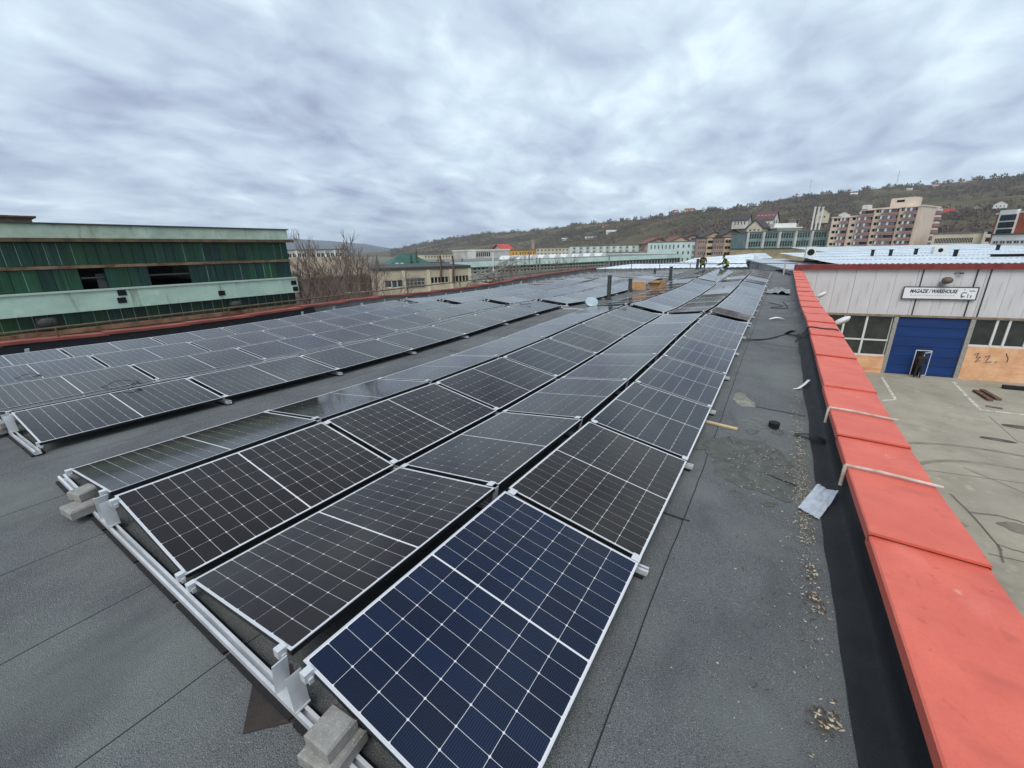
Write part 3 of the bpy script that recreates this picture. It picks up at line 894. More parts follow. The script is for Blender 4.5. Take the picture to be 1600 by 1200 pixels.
for k in range(170):                            # bird lime and grit scattered over the felt
    y = rs.uniform(-.6, 16); x = rs.choice([rs.uniform(5.0,5.75), rs.uniform(5.0,5.9), rs.uniform(-1,3.5) if y < -.1 else rs.uniform(-.9,0)])
    r_ = rs.uniform(.002,.005)*(1+y*.12)
    mb.add([(x+r_*math.cos(a), y+r_*math.sin(a)*rs.uniform(.6,1), roof_z(x,y)+.013+.001) for a in (0,1.05,2.1,3.14,4.2,5.25)], [(0,1,2,3,4,5)])
o = struct(obj('grit', mb, mat('pale_grit', (176,178,176), .9)), 'stuff'); o['label'] = 'scattered pale grit and bird lime on the felt'; o['category'] = 'grit'

# ------------------------------------------------------------------ railings
def railing(name, P, Q, n, h, label, m_, r=.02, mid=False):
    t = thing(name, label, 'railing', T(P)); d = Q-P
    mb = MB(); mb.tube([Vector((0,0,h)), d+Vector((0,0,h))], r, 7); obj('top_rail', mb, m_, t)
    if mid: mb = MB(); mb.tube([Vector((0,0,h*.5)), d+Vector((0,0,h*.5))], r*.8, 7); obj('middle_rail', mb, m_, t)
    for k in range(n+1):
        q = d*(k/n); mb = MB(); mb.tube([q+Vector((0,0,-.06)), q+Vector((0,0,h))], r*1.1, 7); obj('post', mb, m_, t)
    return t
m_rail_g = mat('old_green_brown_paint', (96,92,70), .8, col2=(92,66,48), scale=5)
zz = roof_z(-10.6, 5)+.2
railing('roof_railing', Vector((-11.05, -6.5, roof_z(-10.6,0)+.40)), Vector((-11.05, 41.0, roof_z(-10.6,0)+.40)), 11, .24, 'long low brown pipe railing along the coping by the green shed', m_rail_g, .028)
railing('roof_railing', Vector((-9.8, 41.2, .0-.55)), Vector((6.4, 40.9, -.55)), 6, .95, 'dark pipe railing across the far end of the roof', m_rust, .03)
mb = MB(); mb.tube([Vector((0,0,0)), Vector((0,0,.95))], .06, 8)
tag(obj('gate_post', mb, m_steel_tan, None, T(5.55, 37.0, roof_z(5.55,37)), False), 'stout pale steel post beside the far end of red coping', 'post')
# floodlight heads on the outer wall
def yard_lamp(y, label):
    z = roof_z(PAR_X, y)+.10
    t = thing('yard_lamp', label, 'lamp', T(6.65, y, z), 'lamp heads on the outer wall of our hall')
    mb = MB(); mb.tube([(0,0,-.1),(.25,.05,.0)], .025, 6); obj('arm', mb, m_steel, t)
    mb = MB(); mb.ell((0,0,0), (.23,.12,.075), 12, 6); hd_ = obj('head', mb, m_white, t, T(.36,.1,.10) @ Matrix.Rotation(-.6,4,'Y'), smooth=True)
    mb = MB(); mb.ell((.02,0,-.045), (.17,.09,.06), 12, 6); obj('lens', mb, mat('lamp_lens', (150,146,134), .4), hd_, smooth=True)
yard_lamp(14.3, 'nearer pale lamp head sticking out past the red coping')
yard_lamp(22.5, 'farther pale lamp head sticking out past the red coping')

# ================================================================== YARD AND WAREHOUSE
m_yard = mat('yard_concrete', (164,158,142), .95, col2=(142,137,123), scale=.35, bump=.25, bscale=18, detail=9)
add_layer(m_yard, (124,119,103), .9, .56, .75, .6, detail=8)
add_layer(m_yard, (190,182,160), 2.6, .60, .75, .4, detail=8)
add_layer(m_yard, (96,92,80), .16, .58, .66, .45, detail=8)
add_layer(m_yard, (84,80,70), 5.0, .68, .78, .5, detail=7)
m_ground = mat('town_ground', (112,104,88), .95, col2=(92,92,70), scale=.02, detail=8, bump=.2, bscale=2)
# the ground sheet, to the horizon
mb = MB(); S_ = 14000
mb.quad((-S_,-S_,GROUND-.05),(S_,-S_,GROUND-.05),(S_,S_,GROUND-.05),(-S_,S_,GROUND-.05))
struct(obj('ground', mb, m_ground))
FA, FB = at_z(1382,584,GROUND), at_z(1491,592,GROUND)
fx = (FB-FA); fx.z = 0; fx.normalize()
fn = Vector((-fx.y, fx.x, 0))                   # into the building
F0 = FA - fx*((FA-Vector((6.5,36.2,0))).dot(fx))   # where the facade meets our hall
F0.z = GROUND
XF = frame(F0, fx, fn, Vector((0,0,1)))
XFi = XF.inverted()
def fac(u, v):                                  # pixel -> facade coordinates (s, z above ground)
    q = XFi @ on_plane(u, v, FA, fn); return q.x, q.z
yard = MB()
ys_ = struct(obj('yard', MB().box(6.5, -30, GROUND-.3, 70, 60, GROUND), m_yard))
# concrete slabs cast side by side, thin open joints
def yard_line(name, pix, w, m_, dz=.008, kind=None):
    P = [at_z(u, v, GROUND+dz) for u, v in pix]; mb = MB()
    for i in range(len(P)-1):
        d = (P[i+1]-P[i]); n = Vector((-d.y, d.x, 0)).normalized()*w/2; e_ = d.normalized()*w*.3
        mb.quad(P[i]-n-e_, P[i+1]-n+e_, P[i+1]+n+e_, P[i]+n-e_)
        mb.v = [(x, y, z+.0005*i) for x, y, z in mb.v[:-4]]+[(x, y, GROUND+dz+.0006*i) for x, y, z in mb.v[-4:]]
    o = obj(name, mb, m_, ys_); return o
m_paint = mat('worn_white_paint', (212,210,198), .85, col2=(146,142,128), scale=5, detail=9, thr=(.42,.56))
m_joint = mat('dark_joint', (98,94,84), .95)
yard_line('painted_line', [(1378,589),(1399,624),(1378,626)], .16, m_paint)
yard_line('painted_line', [(1490,597),(1531,640),(1600,648),(1640,652)], .18, m_paint)
for L_ in ([(1380,696+38),(1460,736),(1600,755)], [(1545,650),(1590,690),(1640,700)], [(1505,730),(1600,770)]):
    yard_line('slab_joint', L_, .03, m_joint, .006)
def crack(pix, w, seed):
    P = []
    for i in range(len(pix)-1):
        for k in range(6):
            t = k/6; u = pix[i][0]*(1-t)+pix[i+1][0]*t; v = pix[i][1]*(1-t)+pix[i+1][1]*t
            P.append((u+1.0*noise.noise((u*.15,v*.15,seed))+.6*noise.noise((u*.6,v*.6,seed)), v+1.0*noise.noise((u*.15,v*.15,seed+5))+.5*noise.noise((u*.6,v*.6,seed+5))))
    P.append(pix[-1]); yard_line('crack', P, w, m_joint, .0075)
crack([(1484,772),(1520,806),(1566,860)], .035, 1); crack([(1515,801),(1560,806),(1605,818)], .04, 2); crack([(1545,865),(1600,878)], .03, 3)
crack([(1568,880),(1560,852),(1605,866)], .03, 4)
m_oil = mat('oil_stain', (70,66,58), .8, col2=(122,118,106), scale=1.2, detail=8)
def yard_blob(pix, rx, ry, label, m_, dz=.010):
    c = at_z(*pix, GROUND+dz); mb = MB(); n = 26
    mb.v.append((c.x, c.y, c.z))
    for k in range(n):
        a = 2*math.pi*k/n; q = 1+.35*noise.noise((math.cos(a)*1.7+c.x, math.sin(a)*1.7, c.y))
        mb.v.append((c.x+rx*q*math.cos(a), c.y+ry*q*math.sin(a), c.z))
    for k in range(n): mb.f.append((0, 1+k, 1+(k+1)%n)); mb.m.append(0)
    obj('oil_stain', mb, m_, ys_)
yard_blob((1597,668), .7, .3, '', m_oil); yard_blob((1560,687), .55, .22, '', m_oil, .011); yard_blob((1590,825), .45, .3, '', m_oil, .012)
def tyre(c, r, a0, a1, w):
    P = at_z(*c, GROUND); mb = MB(); n = 24
    for k in range(n+1):
        a = a0+(a1-a0)*k/n
        for rr_ in (r-w/2, r+w/2): mb.v.append((P.x+rr_*math.cos(a), P.y+rr_*math.sin(a), GROUND+.0055))
    for k in range(n): mb.f.append((2*k, 2*k+1, 2*k+3, 2*k+2)); mb.m.append(0)
    obj('tyre_mark', mb, mat('tyre_mark', (116,112,101), .95, col2=(140,136,122), scale=1.5, detail=9), ys_)
tyre((1640,800), 3.6, 1.2, 3.9, .22); tyre((1640,800), 5.3, 1.3, 3.7, .22)
# beams lying in the marked corner
def beam(a, b, w, h, m_, label):
    P, Q = at_z(*a, GROUND), at_z(*b, GROUND); d = (Q-P).normalized(); mb = MB()
    mb.extr([(-w,0),(w,0),(w,h),(-w,h)], P+Vector((0,0,.012)), Q+Vector((0,0,.012)), d.cross(Vector((0,0,1))), (0,0,1))
    loose('beam', mb, m_, label, 'beam', 'beams lying in the painted corner of the yard')
beam((1523,612),(1547,627), .12, .12, m_rust, 'rusty beam on the concrete, nearer the blue door of the pair')
beam((1534,611),(1560,626), .12, .12, m_rust, 'rusty beam on the concrete, farther from the blue door of the pair')
beam((1566,607),(1610,611), .14, .22, m_black, 'dark beam lying against the salmon plinth')
beam((1540,635),(1566,639), .10, .04, m_oil, 'flat dark board lying by the painted line')

# ---- warehouse
m_clad = mat('grey_cladding', (204,203,204), .8, col2=(188,187,188), scale=.8, stretch=(1,1,.25), detail=7)
add_layer(m_clad, (128,116,104), 1.6, .62, .8, .5, stretch=(2.5,1,.2), detail=8)
m_plinth = mat('peeling_orange_plinth', (226,182,140), .92, col2=(208,156,116), scale=1.4, detail=9, bump=.3, bscale=12)
add_layer(m_plinth, (208,122,96), .9, .55, .7, .7, stretch=(.4,1,2.5), detail=7)
add_layer(m_plinth, (206,186,150), 2.8, .62, .75, .7, detail=8)
m_door_b = mat('blue_door', (13,56,116), .5, col2=(10,44,94), scale=.9, stretch=(.3,1,2), spec=.4)
m_red_trim = mat('dark_red_trim', (128,50,46), .7, col2=(104,40,38), scale=2)
wh = thing('warehouse', 'grey clad warehouse with blue door, ribbon windows and salmon plinth', 'warehouse', XF)
sd0, zd1 = fac(1399,494)[0], fac(1397,494)[1]
sd0 = fac(1383,583)[0]; sd1 = fac(1491,591)[0]
zhead = (fac(1300,489)[1]+fac(1560,497)[1])/2    # underside of the grey cladding
ztop = fac(1420,421)[1]                          # underside of the red coping
W1 = 40.0
ztop = max(ztop, zhead+2)
ZP = fac(1560,545)[1]                            # top of the plinth
ZP2 = fac(1355,557)[1]
# wall shell behind everything
mb = MB(); mb.box(.42, .45, -.5, W1, 24, ztop-.12); obj('shell', mb, m_concrete, wh)
# cladding boards, one by one
n = 36; wd = W1/n
mbp = MB(); mbp.box(.008, .0, 0, wd-.008, .10, ztop-zhead); me_bd = mbp.mesh('cladding_panel', m_clad)
for k in range(n):
    if k*wd < 24: link('cladding_panel', me_bd, wh, T(k*wd, .20+.006*((k*7)%3), zhead))
mb = MB(); mb.box(24, .22, zhead, W1, .34, ztop); obj('cladding_panel', mb, m_clad, wh)
mb = MB(); mb.box(-.3, -.02, ztop+.001, W1, .55, ztop+.34); obj('red_coping', mb, m_red_trim, wh)
mb = MB(); mb.box(-.3, .10, zhead-.12, W1, .40, zhead-.002); obj('ledge', mb, mat('ledge', (150,134,114), .9, col2=(120,104,86), scale=3), wh)
for uu in (1441, 1526, 1547):                    # dark joints and downpipes between panels
    s = fac(uu, 440)[0]; mb = MB(); mb.tube([(s,.17,zhead-.1),(s,.17,ztop)], .035, 6); obj('downpipe', mb, m_pipe, wh)
# blue sectional door
dw, dh = sd1-sd0, zhead-.14
door = thing('sectional_door_dummy', 'x', 'x') if False else None
dr = obj('sectional_door', MB().box(sd0, .30, .02, sd1, .36, dh), m_door_b, wh)
sw0, sw1 = fac(1425.5,583)[0], fac(1447,588)[0]
zw = fac(1434,549)[1]
for k in range(6):
    z0, z1 = .03+k*(dh-.03)/6, .03+(k+1)*(dh-.03)/6-.025
    if z0 < zw:
        for (a, b) in ((sd0+.02, sw0-.02), (sw1+.02, sd1-.02)): obj('door_panel', MB().box(a, .262, z0, b, .298, z1), m_door_b, dr)
    else: obj('door_panel', MB().box(sd0+.02, .262, z0, sd1-.02, .298, z1), m_door_b, dr)
for s in (sd0, sd1):                             # white side guides
    obj('door_jamb', MB().box(s-.22 if s == sd0 else s, .14, .0, s if s == sd0 else s+.22, .30, zhead-.14), m_steel, wh)
m_dark = mat('dark_interior', (12,12,13), .9)
obj('wicket_opening', MB().box(sw0, .285, .03, sw1, .299, zw), m_dark, dr)
fr = MB(); 
for b in ((sw0-.05,.24,.03,sw0,.30,zw+.05),(sw1,.24,.03,sw1+.05,.30,zw+.05),(sw0,.24,zw,sw1,.30,zw+.05)): fr.box(*b)
obj('wicket_frame', fr, m_winframe, dr)
lw = (sw1-sw0)
Xd = T(sw1-.01, .24, .05) @ RZ(math.radians(42))  # leaf stands open towards the yard
lf = MB(); lf.box(-lw, -.04, 0, 0, 0, zw-.06)
leaf = obj('wicket_door', lf, m_door_b, wh, Xd)
fr = MB()
for b in ((-lw,-.055,0,-lw+.05,-.041,zw-.06),(-.05,-.055,0,0,-.041,zw-.06),(-lw+.05,-.055,zw-.11,-.05,-.041,zw-.06),(-lw+.05,-.055,0,-.05,-.041,.05)): fr.box(*b)
obj('door_edge', fr, m_winframe, leaf)
obj('handle', MB().box(-lw+.08,-.09,.9,-.10-lw+.25,-.0555,.94), m_steel, leaf)
# windows with mullions left and right of the door
m_glass_d = mat('dusty_glass', (58,62,58), .25, col2=(36,40,38), scale=1.2, spec=.5)
def ribbon(s0, s1, z0, z1, verts, horiz, nm='window'):
    w = obj(nm, MB().box(s0, .30, z0, s1, .34, z1), m_winframe, wh)
    vs_ = [s0]+verts+[s1]; hs_ = [z0]+horiz+[z1]
    for i in range(len(vs_)-1):
        for j in range(len(hs_)-1):
            obj('pane', MB().box(vs_[i]+.07, .27, hs_[j]+.06, vs_[i+1]-.07, .2985, hs_[j+1]-.06), m_glass_d, w)
    for s in verts: obj('mullion', MB().box(s-.06, .20, z0, s+.06, .2995, z1), m_winframe, w)
    for z in horiz: obj('transom', MB().box(s0, .215, z-.05, s1, .2996, z+.05), m_winframe, w)
    obj('frame', MB().box(s0-.03, .215, z0-.08, s1+.03, .2997, z0+.05), m_winframe, w)
zt = fac(1350,531)[1]
vsl = [fac(u, 510)[0] for u in (1319,1354)]
ribbon(0.4, sd0-.24, ZP2+.1, zhead-.13, [.4+(vsl[0]-.4)*.5]+vsl, [zt])
vr = [fac(u, 520)[0] for u in (1557,1577,1612,1634)]
ribbon(sd1+.24, 16.5, ZP+.1, zhead-.13, vr+[vr[-1]+k*1.25 for k in range(1,4) if vr[-1]+k*1.25 < 16.2], [])
ribbon(16.6, W1-1, ZP+.1, zhead-.13, [16.6+k*1.6 for k in range(1,14)], [])
obj('plinth', MB().box(.1, .12, -.3, sd0-.235, .44, ZP2+.015), m_plinth, wh)
obj('plinth', MB().box(sd1+.225, .12, -.3, W1, .44, ZP+.012), m_plinth, wh)
# spray-painted scrawl on the plinth
m_spray = mat('dark_spray', (70,78,92), .9)
def scrawl(pts, w=.05):
    mb = MB(); q = [(fac(u, v)) for u, v in pts]
    mb.tube([Vector((s, .115, z)) for s, z in q], w*.5, 5); obj('graffiti_stroke', mb, m_spray, wh)
scrawl([(1524,555),(1531,552),(1527,560),(1534,558),(1525,566),(1533,564)]); scrawl([(1541,558),(1549,556),(1545,562),(1541,567),(1551,566)]); scrawl([(1556,567),(1560,566)]); scrawl([(1574,553),(1577,561),(1575,567)])
# sign
sg0, sg1 = fac(1412.5,458), fac(1530,450)
za, zb = fac(1413,466)[1], fac(1417,449)[1]
sign = thing('warehouse_sign', 'white sign reading MAGAZIE / WAREHOUSE above the blue door', 'sign', XF @ T(sg0[0], .09, za))
sw_, sh_ = sg1[0]-sg0[0], zb-za
obj('board', MB().box(0, -.02, 0, sw_, .02, sh_), mat('sign_white', (224,226,228), .5), sign)
fr = MB()
for b in ((-.06,-.035,-.06,sw_+.06,.0,-.001),(-.06,-.035,sh_+.001,sw_+.06,.0,sh_+.06),(-.06,-.034,-.001,-.001,.0,sh_+.001),(sw_+.001,-.034,-.001,sw_+.06,.0,sh_+.001)): fr.box(*b)
obj('frame', fr, m_pipe, sign)
def text(body, x, z, w, h, m_, parent, bold=.012, shear=.25, y=-.024):
    cu = bpy.data.curves.new('lettering', 'FONT'); cu.body = body; cu.extrude = .002; cu.offset = bold; cu.shear = shear
    cu.materials.append(m_)
    o = link('lettering', cu, parent)
    bpy.context.view_layer.update()
    d = o.dimensions
    me = bpy.data.meshes.new_from_object(o.evaluated_get(bpy.context.evaluated_depsgraph_get()))
    X_ = T(x, y, z) @ Matrix.Rotation(math.pi/2, 4, 'X') @ Matrix.Diagonal((w/max(d.x,.01), h/max(d.y,.01), 1, 1))
    bpy.data.objects.remove(o)
    return link('lettering', me, parent, X_)
m_ink = mat('black_ink', (26,28,34), .7)
text('MAGAZIE / WAREHOUSE', sw_*.085, sh_*.52, sw_*.66, sh_*.34, m_ink, sign, .03)
m_faint = mat('faint_ink', (190,186,160), .7); m_greyink = mat('grey_ink', (120,126,130), .7)
rf = random.Random(2); x = sw_*.10; mb = MB()
while x < sw_*.70:
    w_ = rf.uniform(.03,.11); mb.box(x, -.0225, sh_*.24, x+w_, -.0205, sh_*.24+rf.uniform(.05,.08)); x += w_+.04
obj('faded_line', mb, m_faint, sign)
mb = MB(); cx, cz = sw_*.84, sh_*.40
for k in range(10):
    a0, a1 = .7+k*.45, .7+(k+1)*.45
    P = [(cx+r_*math.cos(a), -.0225, cz+r_*math.sin(a)) for a in (a0,a1) for r_ in (sh_*.14, sh_*.24)]
    mb.quad(P[0],P[1],P[3],P[2])
for (a, b, c, d) in ((.80,.12,.83,.30),(.885,.12,.90,.46),(.925,.12,.945,.36),(.82,.78,.84,.86)): mb.box(sw_*a,-.0225,sh_*b,sw_*c,-.0205,sh_*d)
for i in range(4):
    mb.box(sw_*(.895+.02*i), -.0225, sh_*(.70-.04*(i%2)), sw_*(.915+.02*i), -.0205, sh_*(.80-.05*(i%2)))
obj('emblem', mb, m_greyink, sign)
# floodlight above the sign
q = fac(1476,437); t = thing('floodlight', 'dark round floodlight on the grey cladding above the sign', 'lamp', XF @ T(q[0], .19, q[1]-.25))
obj('arm', MB().box(-.14, -.18, -.1, .14, .02, .12), m_steel, t)
mb = MB(); mb.ell((.05,-.42,.22), (.28,.30,.22), 12, 7); obj('head', mb, mat('lamp_brown', (92,84,72), .6), t, smooth=True)
q = fac(1494,427); mb = MB(); mb.tube([(0,0,0),(.15,-.15,.02),(.3,-.18,-.02)], .03, 6); mb.box(.2,-.24,-.05,.36,-.12,.05)
tag(obj('camera_bracket', mb, m_pipe, None, XF @ T(q[0], .19, q[1])), 'small dark bracket on the cladding right of the floodlight', 'bracket')
# white corrugated roof of the warehouse
m_white_roof = mat('white_corrugated_roof', (226,234,238), .62, col2=(196,206,212), scale=.5, stretch=(3,.4,1), detail=7)
add_layer(m_white_roof, (150,160,166), 1.1, .64, .8, .5, detail=8, stretch=(1,.3,1))
def sheet_roof(name, label, X, w, d, z0, z1, m_, step=.9, fall=True, th=.05):
    """low pitched roof of lapped profiled sheets; local x along the eave, y up the slope"""
    t = thing(name, label, 'roof', X)
    n = int(w/step)
    rows = max(1, int(d/6.0)); rl = d/rows
    for r_ in range(rows):
        ya, yb = r_*rl-.12, (r_+1)*rl
        za_, zb_ = z0+(z1-z0)*max(0,ya)/d, z0+(z1-z0)*yb/d
        mb = MB(); per = .30
        xs_ = []; x = 0
        while x < w: xs_ += [(x,0),(x+.12,0),(x+.15,.045),(x+.27,.045)]; x += per
        xs_.append((w,0)); k = len(xs_)
        for (y, z) in ((ya, za_+.03),(yb, zb_)):
            for (xx, dz) in xs_: mb.v.append((xx, y, z+dz))
        for j in range(k-1): mb.f.append((j, j+1, k+j+1, k+j)); mb.m.append(0)
        obj('sheet_course', mb, m_, t)
    return t
zr_ = ztop+.36
xw1 = fac(1316,416)[0]
wr = sheet_roof('warehouse_roof', 'wide white corrugated roof behind the dark red warehouse coping', XF @ T(xw1, .70, zr_-.06), W1, 24, 0, .45, m_white_roof)
xw2 = (XFi @ at_y(1318,397,62)).x
wr2 = sheet_roof('warehouse_roof', 'second white corrugated roof slope farther behind the warehouse coping', XF @ T(xw2, 25.5, zr_+.20), W1+20, 30, 0, .62, m_white_roof)
mb = MB(); mb.box(-.2, .60, -.25, W1, .70, .02); obj('eave_gutter', mb, m_pipe, wr)
def roof_unit(u, v, y_s, w, d, h, label, m_, nm, fan=False):
    P = XF @ Vector((0,0,0)); q = at_y(u, v, y_s); loc = XFi @ q
    zb_ = zr_-.06+.45*max(0, min(24, loc.y-.7))/24+.05
    t = thing(nm, label, nm.replace('_',' '), XF @ T(loc.x, loc.y, zb_))
    obj('casing', MB().box(-w/2, 0, 0, w/2, d, h), m_, t)
    if fan:
        mb = MB(); n_ = 18; mb.v = [(h*.30*math.cos(2*math.pi*k/n_), -.004, h*.5+h*.30*math.sin(2*math.pi*k/n_)) for k in range(n_)]; mb.f = [tuple(range(n_))]; mb.m = [0]
        obj('fan_grille', mb, m_dark, t)
    else: obj('lid', MB().box(-w/2-.05, -.05, h+.001, w/2+.05, d+.05, h+.05), m_, t)
m_unit = mat('pale_unit', (200,202,198), .6)
roof_unit(1469,394, 54, .95, .5, .62, 'pale air conditioning unit with black fan on the white roof', m_unit, 'cooling_unit', True)
for k, (u, v, y_) in enumerate([(1364,398,50),(1393,396,50),(1432,396,52),(1494,400,48),(1561,388,62)]):
    roof_unit(u, v, y_, .13, .4, .5, f"{['first','second','third','fourth','fifth'][k]} narrow dark skylight kerb along the white warehouse roof, counted from the parapet", m_rubber, 'roof_kerb')
roof_unit(1576,400, 47, 1.7, .4, .16, 'long dark slot vent on the white warehouse roof', m_dark, 'slot_vent')
roof_unit(1266,400, 47, .75, .5, .95, 'tall pale cooling unit with dark grille at the corner of roofs', m_unit, 'cooling_unit', True)

# ================================================================== ABANDONED GREEN SHED
gd = ray(1300, 383); gd.z = 0; gd.normalize()    # its long side runs almost along our rows
GC = at_x(463, 470, -21.0); GC.z = GROUND         # far corner
gs = -gd                                          # s grows towards the camera's left
gn = Vector((gs.y, -gs.x, 0))
if gn.dot(CAM-GC) > 0: gn = -gn                   # points into the shed
XG = frame(GC, gs, gn, Vector((0,0,1)))
XGi = XG.inverted()
def gp(u, v):
    q = XGi @ on_plane(u, v, GC, gn); return q.x, q.z
m_mint = mat('mint_concrete', (186,214,198), .9, col2=(166,196,180), scale=.9, detail=9, stretch=(1,1,2))
add_layer(m_mint, (112,100,84), 1.1, .60, .74, .75, stretch=(3,1,.35), detail=9)
add_layer(m_mint, (206,228,216), 2.5, .58, .72, .5, detail=8)
m_mint_t = mat('stained_mint_parapet', (190,210,192), .92, col2=(158,178,160), scale=1.2, detail=9)
add_layer(m_mint_t, (120,122,108), 1.5, .58, .75, .7, stretch=(2,1,.5), detail=9)
GREENS = [mat('green_sheet_%d' % k, c, .42, col2=tuple(int(q*.72) for q in c), scale=1.2, stretch=(3,3,.35), detail=8, spec=.4)
          for k, c in enumerate([(22,68,56),(27,78,60),(33,86,60),(18,60,54),(40,92,54),(23,66,64),(30,76,50)])]
for m_ in GREENS: add_layer(m_, (96,112,86), 2.2, .58, .74, .55, stretch=(6,6,.22), detail=9); add_layer(m_, (10,26,24), 1.7, .56, .70, .6, stretch=(5,5,.25), detail=9)
GL = 34.0
zz0 = [gp(455, v)[1] for v in (360, 374.6, 379, 405, 409, 435, 457, 474)]
zn = [gp(2, v)[1] for v in (348.5, 371.8, 377.5, 418, 422.5, 463.5, 497.5, 527)]
Z = [(a+b)/2 for a, b in zip(zz0, zn)]
shed = thing('abandoned_shed', 'derelict long shed with dark green sheeting, mint bands and broken openings', 'shed', XG)
zt_, zpb, zs1a, zs1b, zs2a, zs2b, zbb, zlb = Z
obj('parapet_band', MB().box(-.1, -.12, zpb, GL, .5, zt_), m_mint_t, shed)
obj('parapet_cap', MB().box(-.2, -.2, zt_+.001, GL, .6, zt_+.06), m_pipe, shed)
obj('cornice', MB().box(-.35, -.32, zs1a, GL, .1, zpb-.002), mat('rusty_cornice', (112,96,72), .9, col2=(70,58,46), scale=2, detail=8), shed)
obj('concrete_beam', MB().box(-.15, -.30, zbb, GL, .3, zs2b), m_mint, shed)
obj('beam_cap', MB().box(-.15, -.36, zs2b+.001, GL, -.05, zs2b+.08), mat('pale_edge', (176,196,184), .85), shed)
obj('girt', MB().box(0, -.10, zs2a, GL, .05, zs1b-.002), mat('pale_rusty_girt', (140,118,96), .9, col2=(92,66,52), scale=2.5, detail=9), shed)
obj('plinth_ledge', MB().box(-.1, -.30, zlb-.20, GL, .1, zlb-.004), mat('rusty_ledge', (150,116,92), .9, col2=(96,62,46), scale=2.5, detail=8), shed)
obj('lower_wall', MB().box(0, .0, -.4, GL, .2, zlb-.21), m_concrete, shed)
obj('gable_wall', MB().box(-.02, .25, -.4, .2, 22, zt_-.1), m_mint_t, shed)
obj('back_wall', MB().box(0, 21.8, -.4, GL, 22.05, zt_-.2), m_concrete, shed)
obj('roof_slab', MB().box(.2, .5, zpb+.2, GL, 21.8, zpb+.4), m_pipe, shed)
obj('floor_slab', MB().box(.2, .6, zs2b-.6, GL, 21.8, zs2b-.4), m_dark, shed)
o1 = (gp(121,430)[0], gp(166,430)[0]); o2 = (gp(226,430)[0], gp(299,430)[0])
holes = [(min(o), max(o)) for o in (o1, o2)]
rg = random.Random(4)
def band(z0, z1, sw, open_=False, lines=False):
    s = 0.0; k = 0; run = rg.choice(GREENS); left = rg.randint(2,5)
    while s < GL-.05:
        w = sw*rg.uniform(.92,1.06); e = min(s+w, GL)
        if left <= 0: run = rg.choice(GREENS); left = rg.randint(1,5)
        left -= 1
        mid = (s+e)/2
        if not (open_ and any(a < mid < b for a, b in holes)):
            y = rg.uniform(.0,.02)
            o = obj('green_sheet', MB().box(s+.008, y, z0+.01, e-.008, y+.03, z1-.01), run if rg.random() < .8 else rg.choice(GREENS), shed)
            if rg.random() < (.95 if lines else .22):
                obj('joint_strip', MB().box(e-.010, y-.010, z0+.03, e+.008, y-.001, z1-.03), mat('pale_strip', (132,160,148), .7), shed)
        s = e; k += 1
band(zs1b, zs1a, .42); band(zs2b+.09, zs2a, .42, True); band(zlb, zbb, .48, False, True)
for a, b in holes:                               # bent bars left in the openings
    zc_ = zs2b+.09+(zs2a-zs2b)*.45
    obj('broken_bar', MB().box(a+.05, .08, zc_, b-.1, .14, zc_+.07), m_pipe, shed)
obj('hanging_sheet', MB().box(holes[0][0]+.02, .15, zs2b+.1, holes[0][0]+.35, .17, zs2b+.75), m_pipe, shed)
for (u, v) in [(188,457),(188,468.5),(343,457.5),(455,441.5),(458,451)]:
    s, z = gp(u, v); obj('rust_plate', MB().box(s-.16, -.33, z-.13, s+.16, -.301, z+.13), m_dark, shed)
for (u, v) in [(72,503),(366,475)]:
    s, z = gp(u, v); t = MB(); t.box(s-.32,-.22,z-.25,s+.32,-.02,z+.2); t.ell((s,-.32,z), (.3,.16,.2), 10, 6)
    obj('old_floodlight', t, m_pipe, shed)
s, z = gp(34, 340); s = min(s, gp(0,340)[0])
t = MB(); t.prism([(s-.6,3),(s+6,3),(s+6,8),(s-.6,8)], zt_-.2, zt_+.42); obj('roof_lantern', t, mat('rusty_glazing', (128,112,100), .8, col2=(96,74,64), scale=1), shed)
mb = MB(); mb.box(s-.75,2.8,zt_+.421,s+6.2,8.2,zt_+.5); obj('lantern_roof', mb, m_rust, shed)
# pipe along the shed foot
mb = MB()

# ================================================================== TREES
m_bark = mat('grey_bark', (98,88,80), .95, col2=(70,62,56), scale=6)
m_twig = mat('brown_twigs', (128,112,104), .95, col2=(104,92,86), scale=4)
def bare_tree(P, h, label, seed_, stems=1, spread=.55, depth=5, r0=.13, name='bare_tree', m_t=None, group=None):
    rt = random.Random(seed_); t = thing(name, label, 'tree', T(P), group)
    tr, cr_ = MB(), MB()
    def grow(p, d, ln, r, lev):
        q = p; pts = [p]; dd = d
        for k in range(3):
            dd = (dd+Vector((rt.uniform(-.16,.16), rt.uniform(-.16,.16), rt.uniform(-.02,.12)))).normalized()
            q = q+dd*ln/3; pts.append(q)
        (tr if lev < 2 else cr_).tube(pts, [r, r*.88, r*.75, r*.6], 5 if lev < 2 else 3, cap=False)
        if lev >= depth: return
        for k in range(rt.choice((2,3,3) if lev < depth-1 else (3,4))):
            a = rt.uniform(0, 6.28); s = rt.uniform(spread*.6, spread*1.25)
            side = Vector((math.cos(a), math.sin(a), 0)); side = (side-dd*side.dot(dd)).normalized()
            nd = (dd*math.cos(s)+side*math.sin(s)+Vector((0,0,.30))).normalized()
            st = pts[rt.choice((2,3,3))]
            grow(st, nd, ln*rt.uniform(.62,.82), max(.014, r*.62), lev+1)
    for s in range(stems):
        a = 6.28*s/max(1,stems)+rt.uniform(-.4,.4); le = .0 if stems == 1 else .42
        grow(Vector((0,0,-.3)), Vector((math.cos(a)*le, math.sin(a)*le, 1)).normalized(), h*.27, r0, 0)
    obj('trunk', tr, m_bark, t); c = obj('crown', cr_, m_t or m_twig, t)
    return t
